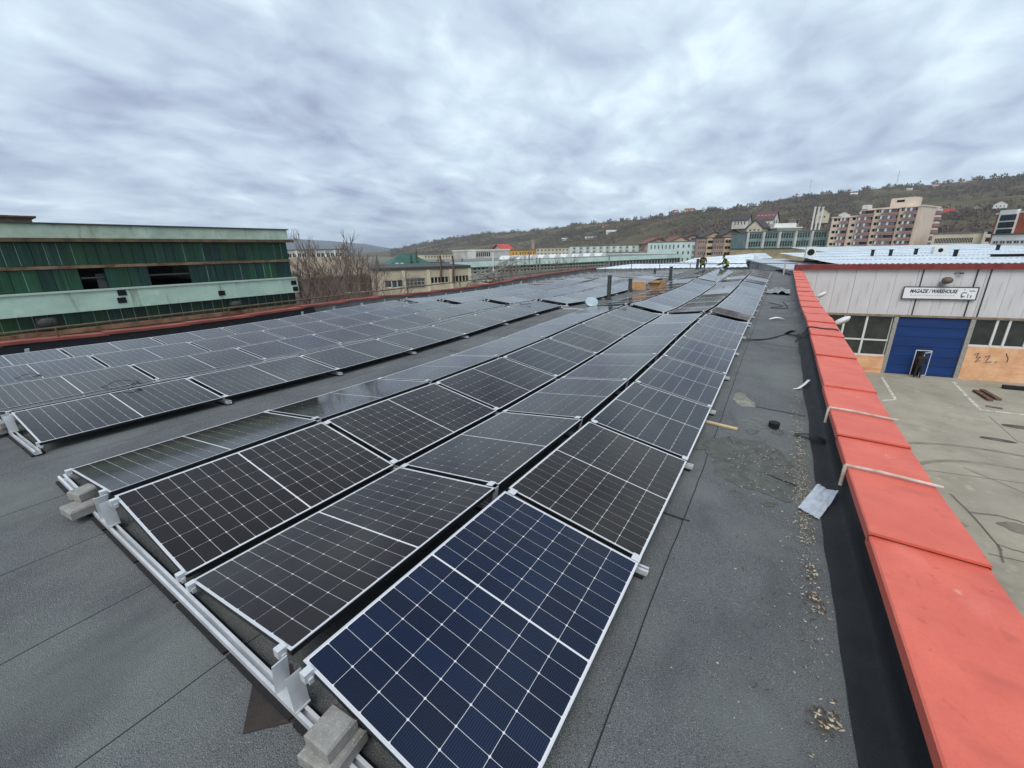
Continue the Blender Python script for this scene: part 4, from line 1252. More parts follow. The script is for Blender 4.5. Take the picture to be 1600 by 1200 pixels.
def tree_at(u, vtop, d, label, seed_, **k):
    P = at_d(u, vtop, d); zt2 = P.z; P.z = GROUND
    return bare_tree(P, (zt2-GROUND)*1.26, label, seed_, **k)
tree_at(512, 366, 34, 'large bare many-stemmed tree beyond the coping beside the green shed', 3, stems=3, depth=6, r0=.17, spread=.52)
tree_at(560, 392, 40, 'slender bare tree next to the large many-stemmed tree', 8, stems=2, depth=5, r0=.10)
tree_at(480, 392, 44, 'thin bare tree against the brick shed beside the green shed', 12, stems=2, depth=4, r0=.09)
tree_at(590, 405, 46, 'low bare thicket tree before the sheet roofed shed', 15, stems=3, depth=4, r0=.07)
tree_at(852, 388, 70, 'bare tree before the turquoise hall by the scrap heap', 19, stems=2, depth=5, r0=.11)
tree_at(790, 398, 66, 'small bare tree beside the scrap heap', 22, stems=3, depth=5, r0=.07)
# conifers
m_needle = mat('dark_needles', (44,54,44), .9, col2=(28,36,30), scale=3)
def conifer(u, vtop, d, w, label, seed_):
    P = at_d(u, vtop, d); h = P.z-GROUND; P.z = GROUND; rt = random.Random(seed_)
    t = thing('conifer', label, 'tree', T(P)); obj('trunk', MB().tube([(0,0,0),(0,0,h*.95)], [.25,.05], 6), m_bark, t)
    mb = MB()
    for k in range(900):
        f_ = rt.random()**.8; z = h*(.12+.88*f_); r = w*(1-f_)*rt.uniform(.25,1.05)+.05; a = rt.uniform(0,6.28)
        c = Vector((r*math.cos(a), r*math.sin(a), z-r*.15)); l = rt.uniform(.25,.6)*(1.2-f_)
        o_ = Vector((math.cos(a), math.sin(a), -.35))*l; s_ = Vector((-math.sin(a), math.cos(a), rt.uniform(-.3,.3)))*l*.45
        mb.add([c-o_*.3-s_*.6, c-o_*.3+s_*.6, c+o_], [(0,1,2)])
    obj('crown', mb, m_needle, t)
conifer(650, 388, 76, 2.6, 'dark conifer in front of the green roofed house', 1)
conifer(642, 396, 74, 2.0, 'smaller dark conifer beside the green roofed house', 2)
conifer(684, 398, 84, 2.6, 'dark conifer standing right of the green roofed house', 3)
conifer(692, 404, 86, 2.2, 'squat dark conifer behind the beige hall roof', 4)
conifer(722, 402, 96, 2.6, 'dark conifer before the pale flats', 5)
conifer(588, 398, 110, 2.0, 'small dark conifer above the sheet roofed shed', 6)

# ================================================================== BUILDINGS OF THE TOWN
m_slab_roof = mat('grey_flat_roof', (120,120,118), .9, col2=(100,100,98), scale=.3)
_win_cache = {}
def window_mesh(w, h, cols, rows, fr, glass, t=.10):
    key = (round(w,2), round(h,2), cols, rows, fr.name, glass.name)
    if key in _win_cache: return _win_cache[key]
    mb = MB(); mb.box(0, .05, 0, w, .08, h, 1)
    f_ = min(.16, w*.09)
    for b in ((0,0,0,f_,.05,h),(w-f_,0,0,w,.05,h),(f_,0,0,w-f_,.05,f_),(f_,0,h-f_,w-f_,.05,h)): mb.box(*b, 0)
    for i in range(1, cols): mb.box(w*i/cols-f_*.4, .01, f_, w*i/cols+f_*.4, .05, h-f_, 0)
    for i in range(1, rows): mb.box(f_, .012, h*i/rows-f_*.4, w-f_, .05, h*i/rows+f_*.4, 0)
    me = mb.mesh('window', [fr, glass]); _win_cache[key] = me
    return me
class Bld:
    """a building given by its facade: left/right foot in the picture at two distances, and the height of its top"""
    def __init__(s, name, label, L, R, dL, dR, vtop, depth, m_wall, cat='building', skirt=6.0, flat=True, group=None, roof_m=None, over=.15, rh=.35):
        P, Q = at_d(*L, dL), at_d(*R, dR)
        s.z0 = min(P.z, Q.z)
        s.ex = Vector((Q.x-P.x, Q.y-P.y, 0)); s.w = s.ex.length; s.ex.normalize()
        s.n = Vector((-s.ex.y, s.ex.x, 0))
        if s.n.dot(P-CAM) < 0: s.n = -s.n; 
        s.P = Vector((P.x, P.y, s.z0))
        s.X = frame(s.P, s.ex, s.n, Vector((0,0,1))); s.Xi = s.X.inverted()
        s.h = s.at(L[0], vtop)[1]
        s.depth, s.m_wall, s.skirt = depth, m_wall, skirt
        s.root = thing(name, label, cat, s.X, group)
        s.wins = []
        s.flat, s.roof_m, s.over, s.rh = flat, roof_m or m_slab_roof, over, rh
    def at(s, u, v):
        q = s.Xi @ on_plane(u, v, s.P, s.n); return q.x, q.z
    def win(s, x, z, w, h, cols=2, rows=1, fr=None, glass=None):
        s.wins.append((x, z, w, h, cols, rows, fr or m_winframe, glass or m_glass))
    def grid(s, x0, x1, z0, z1, nx, nz, fw=.6, fh=.55, cols=2, rows=1, fr=None, glass=None):
        for j in range(nz):
            for i in range(nx):
                cw, ch = (x1-x0)/nx, (z1-z0)/nz
                s.win(x0+cw*(i+.5-fw/2), z0+ch*(j+.5-fh/2), cw*fw, ch*fh, cols, rows, fr, glass)
    def part(s, name, b, m_): return obj(name, MB().box(*b), m_, s.root)
    def build(s):
        # facade with real openings
        xs_ = sorted(set([0.0, s.w]+[round(q, 3) for w in s.wins for q in (w[0], w[0]+w[2])]))
        zs_ = sorted(set([-s.skirt, s.h]+[round(q, 3) for w in s.wins for q in (w[1], w[1]+w[3])]))
        mb = MB()
        rects = [(round(w[0],3), round(w[0]+w[2],3), round(w[1],3), round(w[1]+w[3],3)) for w in s.wins]
        for i in range(len(xs_)-1):
            run = None
            for j in range(len(zs_)-1):
                cx, cz = (xs_[i]+xs_[i+1])/2, (zs_[j]+zs_[j+1])/2
                hole = any(a < cx < b and c < cz < d for a, b, c, d in rects)
                if not hole: run = [zs_[j], zs_[j+1]] if run is None else [run[0], zs_[j+1]]
                if (hole or j == len(zs_)-2) and run:
                    mb.quad((xs_[i],0,run[0]),(xs_[i+1],0,run[0]),(xs_[i+1],0,run[1]),(xs_[i],0,run[1])); run = None
        R = .16
        for a, b, c, d in rects:
            mb.quad((a,0,c),(b,0,c),(b,R,c),(a,R,c)); mb.quad((a,R,d),(b,R,d),(b,0,d),(a,0,d))
            mb.quad((a,0,c),(a,R,c),(a,R,d),(a,0,d)); mb.quad((b,R,c),(b,0,c),(b,0,d),(b,R,d))
        D, H, K = s.depth, s.h, -s.skirt
        mb.quad((0,D,K),(0,0,K),(0,0,H),(0,D,H)); mb.quad((s.w,0,K),(s.w,D,K),(s.w,D,H),(s.w,0,H)); mb.quad((s.w,D,K),(0,D,K),(0,D,H),(s.w,D,H))
        obj('wall', mb, s.m_wall, s.root)
        for (x, z, w, h, c, r, fr, gl) in s.wins: link('window', window_mesh(w, h, c, r, fr, gl), s.root, T(x, .09, z))
        if s.flat: s.part('roof', (-s.over, -s.over, H+.002, s.w+s.over, D+s.over, H+s.rh), s.roof_m)
        return s
    def gable(s, rise, m_, along=True, over=.4, th=.22, skylights=0):
        """pitched roof; along: ridge parallel to the facade"""
        o, D, H, w = over, s.depth, s.h, s.w
        mb = MB()
        if along:
            q = [(-o,-o,H-.1),(w+o,-o,H-.1),(w+o,D/2,H+rise),(-o,D/2,H+rise),(-o,D+o,H-.1),(w+o,D+o,H-.1)]
            fs = [(0,1,2,3),(3,2,5,4)]
        else:
            q = [(-o,-o,H-.1),(w/2,-o,H+rise),(w/2,D+o,H+rise),(-o,D+o,H-.1),(w+o,-o,H-.1),(w+o,D+o,H-.1)]
            fs = [(0,1,2,3),(1,4,5,2)]
        for f_ in fs:
            a = [Vector(q[i]) for i in f_]; b = [v+Vector((0,0,th)) for v in a]
            mb.add([*a, *b], [(3,2,1,0),(4,5,6,7),(0,1,5,4),(1,2,6,5),(2,3,7,6),(3,0,4,7)])
        r = obj('roof', mb, m_, s.root)
        g = MB()
        if along:
            for x in (0.0, w): g.add([(x,0,H),(x,D,H),(x,D/2,H+rise)], [(0,1,2)])
        else:
            for y in (0.0, D): g.add([(0,y,H),(w,y,H),(w/2,y,H+rise)], [(0,1,2)])
        obj('gable', g, s.m_wall, s.root)
        for k in range(skylights):
            x = w*(k+.5)/skylights
            if along:
                X = T(x, D*.22, H+rise*.44+.16) @ Matrix.Rotation(math.atan2(rise, D/2), 4, 'X')
                obj('skylight', MB().box(-.35,-.5,0,.35,.5,.12), m_white, r, X)
        return r
def wallm(name, col, var=.16, scale=.25): 
    m_ = mat(name, col, .9, col2=tuple(int(q*(1-var)) for q in col), scale=scale, detail=8); return m_
m_beige = wallm('beige_render', (196,184,160)); m_tan = wallm('tan_render', (206,184,152)); m_cream = wallm('cream_render', (212,202,178))
m_pale = wallm('pale_wall', (200,198,190)); m_whitew = wallm('white_wall', (222,222,216), .08); m_turq = wallm('turquoise_fascia', (206,232,222), .1, .4)
m_mintw = wallm('mint_wall', (206,226,220), .1); m_yellow = wallm('orange_yellow_wall', (222,166,72), .1); m_brickw = wallm('brick_wall', (176,98,76), .2, .6)
m_brown = wallm('brown_wall', (168,142,132), .2); m_pinkb = wallm('pinkish_beige', (220,204,186), .08); m_teal = wallm('teal_panels', (128,150,148), .2, .5)
m_maroon = wallm('maroon_band', (168,126,122), .12); m_greyw = wallm('grey_wall', (146,146,138), .15)
m_roof_t = mat('terracotta_roof', (136,82,66), .85, col2=(104,66,58), scale=.6); m_roof_d = mat('dark_roof', (74,68,72), .85, col2=(56,52,56), scale=.6)
m_roof_r = mat('red_roof', (172,62,52), .8, col2=(142,50,46), scale=.6); m_roof_g = mat('green_metal_roof', (32,88,70), .5, col2=(26,72,58), scale=.5)
m_bluegl = mat('bluish_glass', (66,84,92), .2, col2=(44,58,66), scale=.4, spec=.6)

# far white office block behind the tree
b = Bld('office_block', 'long pale office block of the far town behind the large bare tree', (452,418),(540,414), 130,128, 392, 12, m_pale); 
b.grid(0, b.w, b.h*.45, b.h*.98, 12, 1, .8, .5, 2); b.grid(0, b.w, b.h*.0, b.h*.42, 12, 1, .8, .5, 2); b.build()
for k in range(7): b.part('pilaster', (b.w*k/6-.25,-.25,-3,b.w*k/6+.25,-.005,b.h), m_whitew)
# brick-brown shed behind the tree
m_shedw = wallm('weathered_brick_shed', (136,116,108), .25, .5)
b = Bld('brick_shed', 'weathered brown shed with rusty sheet roof behind the bare trees', (448,470),(588,470), 58,62, 436, 14, m_shedw, flat=False)
for (u0, u1, v0, v1) in ((540,551,458,441),(562,574,457,442),(576,586,456,441)):
    x0, z0 = b.at(u0, v0); x1, z1 = b.at(u1, v1); b.win(x0, z0, x1-x0, z1-z0, 1, 1, m_winframe, mat('boarded_window', (104,78,66), .9))
b.build()
m_oldroof = mat('old_sheet_roof', (150,138,116), .8, col2=(122,106,88), scale=.9, stretch=(6,.5,1), detail=6)
b.gable(2.2, m_oldroof, True)
for k in range(16): b.part('roof_rib', (b.w*k/15-.05, 0, b.h-.02, b.w*k/15+.05, .2, b.h+.08), m_pale)
# beige hall
b = Bld('beige_hall', 'low beige hall with white ribbon windows across the street', (590,475),(736,470), 54,56, 423, 18, m_beige, rh=.3, roof_m=m_pipe)
for (u0,u1,v0,v1,c,fr,gl) in ((601,612.5,450,438,1,m_winframe,m_bluegl),(612.5,621,450,438,1,m_winframe,m_bluegl),(621,630,449,437,1,m_winframe,m_bluegl)):
    x0, z0 = b.at(u0, v0); x1, z1 = b.at(u1, v1); b.win(x0+.05, z0, x1-x0-.1, z1-z0, c, 1, fr, gl)
x0, z0 = b.at(635,452); x1, z1 = b.at(664,434); b.win(x0, z0, x1-x0, z1-z0, 5, 3, m_greyw, m_bluegl)
x0, z0 = b.at(674,443); x1, z1 = b.at(733,428.5); n = 11
for k in range(n): w = (x1-x0)/n; b.win(x0+k*w, z0+.1*k/n, w-.06, z1-z0-.2, 1, 1)
b.build()
for u in (631, 670, 705, 734): x, _ = b.at(u, 440); b.part('pilaster', (x-.22,-.2,-3,x+.22,-.01,b.h-.1), m_cream)
for u in (687, 706):
    x, z = b.at(u, 425); mb = MB(); mb.tube([(x,-.35,z-1.2),(x+.2,-.35,z+1.2),(x+.1,-.3,z+2.0)], .13, 6); obj('smoke_pipe', mb, m_rust, b.root)
# green roofed house
b = Bld('green_roofed_house', 'house with a bright green metal hipped roof behind the beige hall', (610,432),(682,430), 92,94, 419, 12, m_cream, flat=False)
b.build(); mb = MB(); w, h, D = b.w, b.h, b.depth; o = .5
mb.add([(-o,-o,h),(w+o,-o,h),(w+o,D+o,h),(-o,D+o,h),(w*.33,D/2,h+2.7),(w*.62,D/2,h+2.7)], [(0,1,5,4),(1,2,5),(2,3,4,5),(3,0,4),(3,2,1,0)])
r = obj('roof', mb, m_roof_g, b.root)
for u in (622,630): 
    x, z = b.at(u, 413); obj('roof_window', MB().box(x-.3,.9,z-.9,x+.3,1.6,z+.25), m_white, r)
# turquoise hall with a long grid of panes
b = Bld('turquoise_hall', 'very long hall with turquoise fascia over two rows of square panes', (706,440),(1062,414), 92,150, 410.5, 30, m_greyw, rh=.12)
xa = b.at(733,420)[0]; xb_ = b.at(944,415)[0]; zt2 = b.at(740,417.5)[1]; zb2 = b.at(740,428.5)[1]
n = 40; pw = (xb_-xa)/n
for k in range(n):
    for j in range(2): b.win(xa+k*pw+.06, zb2+j*(zt2-zb2)/2+.06, pw-.2, (zt2-zb2)/2-.2, 1, 1, m_winframe, m_glass)
b.build()
b.part('fascia', (-.2,-.35,zt2+.02,b.w+.2,-.002,b.h+.05), m_turq)
xg = b.at(953,412)[0]; n = 46
for k in range(n): b.part('glass_strip', (xg+(b.w-xg)*k/n+.05,-.1,zb2,xg+(b.w-xg)*(k+1)/n-.08,-.004,zt2-.2), m_greyw if k%2 else m_bluegl)
m_sky_w = mat('white_skylight', (214,218,216), .7)
for k in range(9):                               # sawtooth skylights on its roof
    x = b.at(812+k*20, 405)[0]; y = 5+k*.4
    mb = MB(); mb.add([(x,y,b.h+.1),(x+2.4,y,b.h+.1),(x+2.4,y+4,b.h+.1),(x,y+4,b.h+.1),(x+.9,y,b.h+1.0),(x+2.4,y,b.h+1.0),(x+2.4,y+4,b.h+1.0),(x+.9,y+4,b.h+1.0)],
        [(0,1,5,4),(1,2,6,5),(2,3,7,6),(3,0,4,7),(4,5,6,7)]); obj('sawtooth_skylight', mb, m_sky_w, b.root)
for u in (768.5, 836, 841, 949):
    x, z = b.at(u, 415); obj('flue', MB().tube([(x,-.6,zb2),(x,-.6,b.h+(1.8 if u < 800 else .5))], .16, 7), m_white if u < 800 else m_greyw, b.root)
# second turquoise roofline behind
b = Bld('turquoise_hall', 'second turquoise hall peeking up behind the long one', (900,408),(1062,402), 190,200, 396.5, 20, m_turq, rh=.3); b.build()
# white modern building, red roofed house, yellow block, chimney
b = Bld('white_office', 'white and grey office with glazed front left of the yellow block', (733,415),(797,412), 150,156, 392.5, 18, m_pale, rh=.5, roof_m=m_whitew)
b.grid(b.w*.18, b.w*.52, b.h*.55, b.h*.95, 7, 1, .8, .8, 1); b.grid(b.w*.02, b.w*.98, b.h*.12, b.h*.5, 9, 1, .5, .6); b.build()
b.part('corner_bay', (-.4,-.6,-2,b.w*.16,-.01,b.h*.96), m_whitew)
b = Bld('red_roofed_house', 'house with a bright red roof behind the white office', (786,395),(800,394), 190,192, 390, 10, m_cream, flat=False); b.build(); b.gable(2.2, mat('bright_red_roof', (178,70,62), .7), True, .8)
b = Bld('yellow_block', 'orange-yellow block of flats with small dark windows', (798,412),(836,410), 170,172, 391.5, 14, m_yellow, rh=.3)
b.grid(b.w*.35, b.w, b.h*.55, b.h*.98, 6, 1, .5, .5); b.grid(b.w*.05, b.w*.3, b.h*.55, b.h*.95, 2, 1, .4, .6); b.grid(b.w*.1, b.w, b.h*.08, b.h*.5, 7, 1, .5, .5); b.build()
P = at_d(833, 400, 200); q = at_d(832.5, 376, 200); mb = MB(); mb.tube([(0,0,-8),(0,0,q.z-P.z)], [1.0,.75], 10); mb.tube([(0,0,q.z-P.z),(0,0,q.z-P.z+.3)], [.85,.85], 10)
tag(obj('chimney_stack', mb, wallm('stack_concrete', (176,160,142)), None, T(P)), 'pale square chimney stack rising behind the yellow block', 'chimney')
b = Bld('pale_flats', 'row of pale flats left of the white office', (664,412),(735,408), 190,200, 398, 12, m_cream); b.grid(0, b.w, b.h*.1, b.h*.95, 16, 2, .45, .5); b.build()
b = Bld('cream_flats', 'cream four-storey flats right of the yellow block', (838,408),(889,405), 200,205, 388, 12, m_cream); b.grid(0, b.w, b.h*.1, b.h*.97, 9, 3, .5, .5); b.build()
b = Bld('mint_flats', 'long mint and white flats behind the turquoise hall', (889,404),(1012,398), 230,245, 385.5, 12, m_pale, rh=.4)
b.grid(0, b.w, b.h*.06, b.h*.98, 24, 3, .55, .55); b.build()
for k in range(0, 12): b.part('mint_panel', (b.w*k/12+.3,-.22,b.h*.02,b.w*k/12+b.w/26,-.01,b.h*.98), m_mintw)
b = Bld('mint_flats', 'pale mint block end with a column of balconies', (1010,412),(1084,412), 180,172, 379.5, 14, m_mintw, rh=.3)
b.grid(b.w*.04, b.w*.60, b.h*.62, b.h*.95, 7, 1, .36, .6, 2); b.grid(b.w*.60, b.w*.92, b.h*.05, b.h*.95, 3, 3, .36, .5, 2); b.build()
for k in range(4): 
    bb_ = b.part('balcony', (b.w-.9,-.9,b.h*(.04+.24*k),b.w+.2,-.01,b.h*(.12+.24*k)), m_greyw)
# brown-beige flats with balconies
b = Bld('brown_flats', 'brown and beige flats with glazed balconies below the terracotta roofs', (1085,404),(1141,402), 170,172, 373, 14, m_brown, rh=.3, roof_m=m_roof_d)
b.grid(b.w*.06, b.w*.30, b.h*.1, b.h*.95, 4, 3, .7, .5, 2); b.grid(b.w*.46, b.w*.78, b.h*.1, b.h*.95, 5, 3, .75, .5, 2); b.build()
for (a, c) in ((.30,.45),(.78,.95)):
    pb = b.part('beige_bay', (b.w*a,-.3,-3,b.w*c,-.012,b.h), m_tan)
    for i in range(2):
        for j in range(3): obj('window', MB().box(b.w*(a+(c-a)*(.18+.45*i)),-.34,b.h*(.16+.3*j),b.w*(a+(c-a)*(.18+.45*i))+.8,-.301,b.h*(.16+.3*j)+.9), m_dark, pb)
b = Bld('brick_block', 'plain brick-red block beside the teal factory', (1141,404),(1164,402), 165,164.5, 372, 14, m_brickw, rh=.25, roof_m=m_roof_d)
b.win(b.w*.62, b.h*.62, 1.3, 1.2, 1); b.win(b.w*.80, b.h*.62, 1.3, 1.2, 1); b.build()
# terraced roofs
for k, (u0, u1, v0, vt, d, lab) in enumerate([(1008,1046,385,381,235,'first of the terracotta roofed terraces, at the mint flats'),(1046,1078,384,378,240,'second of the terracotta roofed terraces'),(1060,1104,379,375,262,'third terracotta roofed house, a step higher up'),
        (1100,1130,378,370.5,255,'fourth terracotta roofed house above the brown flats'),(1128,1160,377,368,250,'fifth terracotta roofed house, next to the brick block')]):
    b = Bld('terraced_house', lab, (u0, v0), (u1, v0-1), d, d+4, vt, 12, m_tan if k%2 else m_brown, cat='house', flat=False, group='terracotta roofed houses in a row')
    b.grid(b.w*.1, b.w*.9, b.h*.1, b.h*.9, 4, 1, .5, .6); b.build(); b.gable(2.6, m_roof_t if k < 2 else m_roof_d, False, .7)
# teal factory
b = Bld('teal_factory', 'two-storey teal factory with dark ribbon windows in bays', (1166,389),(1292,381), 150,158, 363.5, 16, m_teal, rh=.25)
for k in range(5):
    x0 = b.w*(k/5+.015); x1 = b.w*((k+1)/5-.025)
    b.grid(x0, x1, b.h*.58, b.h*.96, 5, 1, .8, .8, 2, 2, m_teal, m_glass); b.grid(x0, x1, b.h*.08, b.h*.48, 5, 1, .8, .8, 2, 2, m_teal, m_glass)
b.build()
for k in range(6): b.part('pilaster', (b.w*k/5-.3,-.3,-3,b.w*k/5+.3,-.01,b.h), m_pale)
# white houses over the factory
b = Bld('gable_house', 'cream house with gabled front just behind the teal factory', (1166,364),(1190,363), 175,174, 357, 14, m_cream, cat='house', flat=False, skirt=1.2)
b.grid(b.w*.1, b.w*.9, b.h*.15, b.h*.95, 3, 1, .5, .6); b.build(); b.gable(2.6, m_roof_d, False)
b = Bld('white_house', 'white house with steep maroon roof and skylights on the slope', (1176,364),(1205,361), 202,200.4, 345, 9, m_whitew, cat='house', flat=False, skirt=1.2)
b.grid(b.w*.1, b.w*.9, b.h*.35, b.h*.95, 4, 1, .4, .5); b.build(); b.gable(3.2, mat('maroon_roof', (96,68,70), .8), True, .4, .22, 5)
for j in range(3):
    for i in range(2): b.part('end_window', (b.w+.005,1.8+3.2*i,b.h*(.25+.25*j),b.w+.03,2.8+3.2*i,b.h*(.25+.25*j)+1.1), m_glass)
b = Bld('slate_house', 'pale house with a dark slate roof among the hillside scrub', (1143,354),(1168,352), 250,249, 345, 12, m_pale, cat='house', flat=False, skirt=1.2)
b.grid(b.w*.1, b.w*.9, b.h*.1, b.h*.9, 4, 1, .45, .75); b.build(); b.gable(2.8, m_roof_d, True)
b = Bld('white_shed', 'low white roofed shed behind the teal factory', (1214,361),(1253,358.5), 180,184, 357, 10, m_greyw); b.roof_m = m_whitew; b.build()
b.part('upper_roof', (b.w*.05,3,b.h+.4,b.w*.95,9,b.h+1.8), m_whitew)
b = Bld('grey_hut', 'small grey block hut on the slope above the white shed', (1231,352),(1248,351), 215,215, 345.5, 8, m_greyw); b.win(b.w*.66, .3, 1.2, 2.0, 1); b.build()
b = Bld('boiler_house', 'cream gabled boiler house beside three steel flues', (1274,344),(1295,342), 215,215, 336, 10, m_cream, cat='house', flat=False, skirt=1.2)
b.grid(b.w*.2, b.w*.8, b.h*.2, b.h*.9, 2, 1, .5, .6); b.build(); b.gable(1.8, m_cream, False, .1)
for k in range(3):
    u = 1270+k*6; P = at_d(u, 346, 210); q = at_d(u+.8, 325, 210); mb = MB(); mb.tube([(0,0,-4),(0,0,q.z-P.z)], .30, 8); mb.tube([(0,0,q.z-P.z),(0,0,q.z-P.z+.4)], [.42,.42], 8)
    tag(obj('steel_flue', mb, m_whitew, None, T(P)), f"{['first','second','third'][k]} of three tall steel flues by the boiler house, counted from the teal factory", 'flue', 'three steel flues')
# large pinkish block of flats
m_loggia = mat('pale_curtained_glass', (120,130,134), .3, col2=(70,80,86), scale=.5, detail=3)
def flats(b, nf, cols, bays, wins):
    W2, H2 = b.w, b.h; fl = H2/nf
    for j in range(nf):
        for f_ in wins: b.win(W2*f_, fl*j+fl*.42, .85, .8, 1, 1, m_pinkb, m_dark)
    b.build()
    for (a, c) in bays:
        for j in range(nf):
            z = fl*j
            bl = b.part('balcony', (W2*a,-1.0,z+fl*.02,W2*c,-.01,z+fl*.40), m_maroon)
            n = max(2, int((c-a)*W2/1.35)); q = (c-a)*W2/n; skip = (j*7+int(a*100)) % 5
            obj('recess', MB().box(W2*a+.06,-.5,z+fl*.405,W2*c-.06,-.012,z+fl*.90), m_glass, bl)
            for i in range(n):
                if skip == 0 and i >= n//2: continue
                obj('loggia_window', MB().box(W2*a+q*i+.16,-.95,z+fl*.44,W2*a+q*i+q-.16,-.88,z+fl*.84), m_loggia, bl)
                obj('post', MB().box(W2*a+q*i-.20,-.98,z+fl*.405,W2*a+q*i+.22,-.86,z+fl*.87), m_winframe, bl)
            obj('slab', MB().box(W2*a-.05,-1.05,z+fl*.895,W2*c+.05,-.01,z+fl*.945), m_pinkb, bl)
b = Bld('block_of_flats', 'large pinkish beige six-storey block of flats with maroon balcony bands', (1335,386),(1428,379), 150.5,147, 331, 13, m_pinkb, rh=.3, roof_m=m_pinkb, skirt=3)
b.h = b.at(1432, 322.8)[1]
flats(b, 6, 0, ((.0,.22),(.38,.64),(.76,.93)), (.245,.30,.665,.70,.34,.72)[:4])
W2, H2 = b.w, b.h
b.part('roof_room', (W2*.40,2.5,H2+.31,W2*.80,7,H2+2.5), m_pinkb)
for f_ in (.50,.56): b.part('roof_room_window', (W2*f_,2.45,H2+1.5,W2*f_+.8,2.498,H2+2.0), m_dark)
b.part('roof_shelter', (W2*.0,-.6,H2+.31,W2*.10,2.2,H2+1.3), m_winframe)
for j in range(6):
    z = H2/6*j
    eb = b.part('end_balcony', (W2+.01,10.2,z+H2*.01,W2+.8,12.8,z+H2*.07), m_maroon)
    obj('loggia_window', MB().box(W2+.02,10.4,z+H2*.085,W2+.70,12.6,z+H2*.135), m_winframe, eb)
b = Bld('block_of_flats', 'lower five-storey wing of the pinkish flats, next to the teal factory', (1291,388),(1337,385.5), 152.5,150.6, 341.5, 13, m_pinkb, rh=.3, roof_m=m_pinkb, skirt=3)
flats(b, 5, 0, ((.36,.60),), (.06,.2,.68,.84))
# low buildings to the side
b = Bld('low_hall', 'low beige hall with a ribbon of dark windows beside the block of flats', (1452,389),(1533,381), 140,140, 366, 14, m_cream, rh=.25)
b.grid(b.w*.06, b.w*.82, b.h*.35, b.h*.72, 24, 1, .85, .9, 1); b.build()
b = Bld('pump_house', 'small cream cubic building beside the low beige hall', (1531,385),(1546,382), 132,132, 361, 8, m_cream); b.win(b.w*.25, b.h*.25, 1.4, 1.0, 1); b.win(b.w*.3, b.h*.75, 1.0, .7, 1); b.build()
b = Bld('brick_office', 'brick and white stepped office at the picture edge', (1547,372),(1640,366), 110,104, 336.5, 14, m_brickw, rh=.3, roof_m=m_pale)
b.build()
xw0, xw1 = b.at(1562,350)[0], b.at(1590,345)[0]
wb = b.part('white_bay', (xw0,-.5,-2,xw1,-.012,b.h+.6), m_whitew)
for j in range(3):
    for i in range(3): obj('window', MB().box(xw0+(xw1-xw0)*(.12+.29*i),-.55,b.h*(.12+.3*j),xw0+(xw1-xw0)*(.12+.29*i)+.9,-.501,b.h*(.12+.3*j)+.9), m_glass, wb)
b = Bld('grey_annex', 'low pale annex with glazed strip in front of the brick office', (1546,384),(1640,380), 92,88, 368, 10, m_pale, rh=.2, roof_m=m_pipe)
b.grid(b.w*.02, b.w, b.h*.12, b.h*.5, 8, 1, .9, .9, 2, 1, m_pale, m_bluegl); b.build()
# beige retaining wall along the lane
b = Bld('boundary_wall', 'long beige boundary wall in front of the factory and flats', (1140,400),(1545,387), 118,104, 389.5, .5, wallm('beige_boundary', (176,160,128), .2, .5), cat='wall', rh=.12, roof_m=m_pipe)
b.build()
for k in range(5): b.part('wall_lamp', (b.w*(.5+.1*k),-.3,b.h*.55,b.w*(.5+.1*k)+.35,-.01,b.h*.85), m_white)

# ================================================================== HILLS
HAZE = 1.0e-4
RIDGE = [(420,402,3000),(540,398,2400),(610,391.5,2000),(640,384,1900),(700,372,1750),(760,365,1600),(830,361,1450),(900,351,1300),(960,346,1200),(1010,341.5,1050),(1060,334,1000),(1110,329,1000),(1160,325,1000),(1200,318,1050),
         (1250,308,1150),(1300,302,1200),(1350,297,1250),(1400,291,1300),(1460,288,1350),(1520,281,1350),(1600,273,1300),(1720,262,1250),(1900,250,1200),(2300,250,1200)]
def az_of(P): return math.atan2(P.x-CAM.x, P.y-CAM.y)
RA = []
for (u, v, D) in RIDGE:
    d = ray(u, v); RA.append((math.atan2(d.x, d.y), D, CAM.z+d.z/math.hypot(d.x, d.y)*D))
def ridge(az):
    if az <= RA[0][0]: return RA[0][1], RA[0][2]-8
    for a, b in zip(RA[:-1], RA[1:]):
        if az <= b[0]:
            t = (az-a[0])/(b[0]-a[0]); return a[1]+(b[1]-a[1])*t, a[2]+(b[2]-a[2])*t
    return RA[-1][1], RA[-1][2]
def hill_h(az, D):
    """height of the slope at azimuth and distance"""
    Dr, Zr = ridge(az)
    Db = 240.0 if az > -.15 else 240+(-.15-az)*1500
    Db = min(Db, Dr*.55)
    if D <= Db: return GROUND-.6
    t = (D-Db)/(Dr-Db)
    x, y = CAM.x+D*math.sin(az), CAM.y+D*math.cos(az)
    n = noise.noise((x*.004, y*.004, 1))*.07+noise.noise((x*.013, y*.013, 3))*.03
    if t <= 1: s = (t**1.15)*(1-.10*math.sin(math.pi*t)) + n*math.sin(math.pi*min(1,t))
    else: s = 1-(t-1)*1.6
    return GROUND-.6+(Zr-GROUND)*s
m_hill = mat('winter_hillside', (104,94,70), .97, col2=(78,74,56), scale=.012, detail=10, spec=.1)
add_layer(m_hill, (98,98,70), .006, .52, .68, .55, detail=8)
add_layer(m_hill, (66,58,52), .02, .55, .68, .8, detail=9, stretch=(1,1,1))
add_layer(m_hill, (126,108,84), .05, .62, .74, .5, detail=6)
mb = MB(); NA, ND = 220, 60
a0, a1 = RA[0][0]-.05, RA[-1][0]
fr_ = [0, .02]+[.04+.96*k/(ND-12) for k in range(ND-11)]+[1.05,1.12,1.25,1.4,1.7]
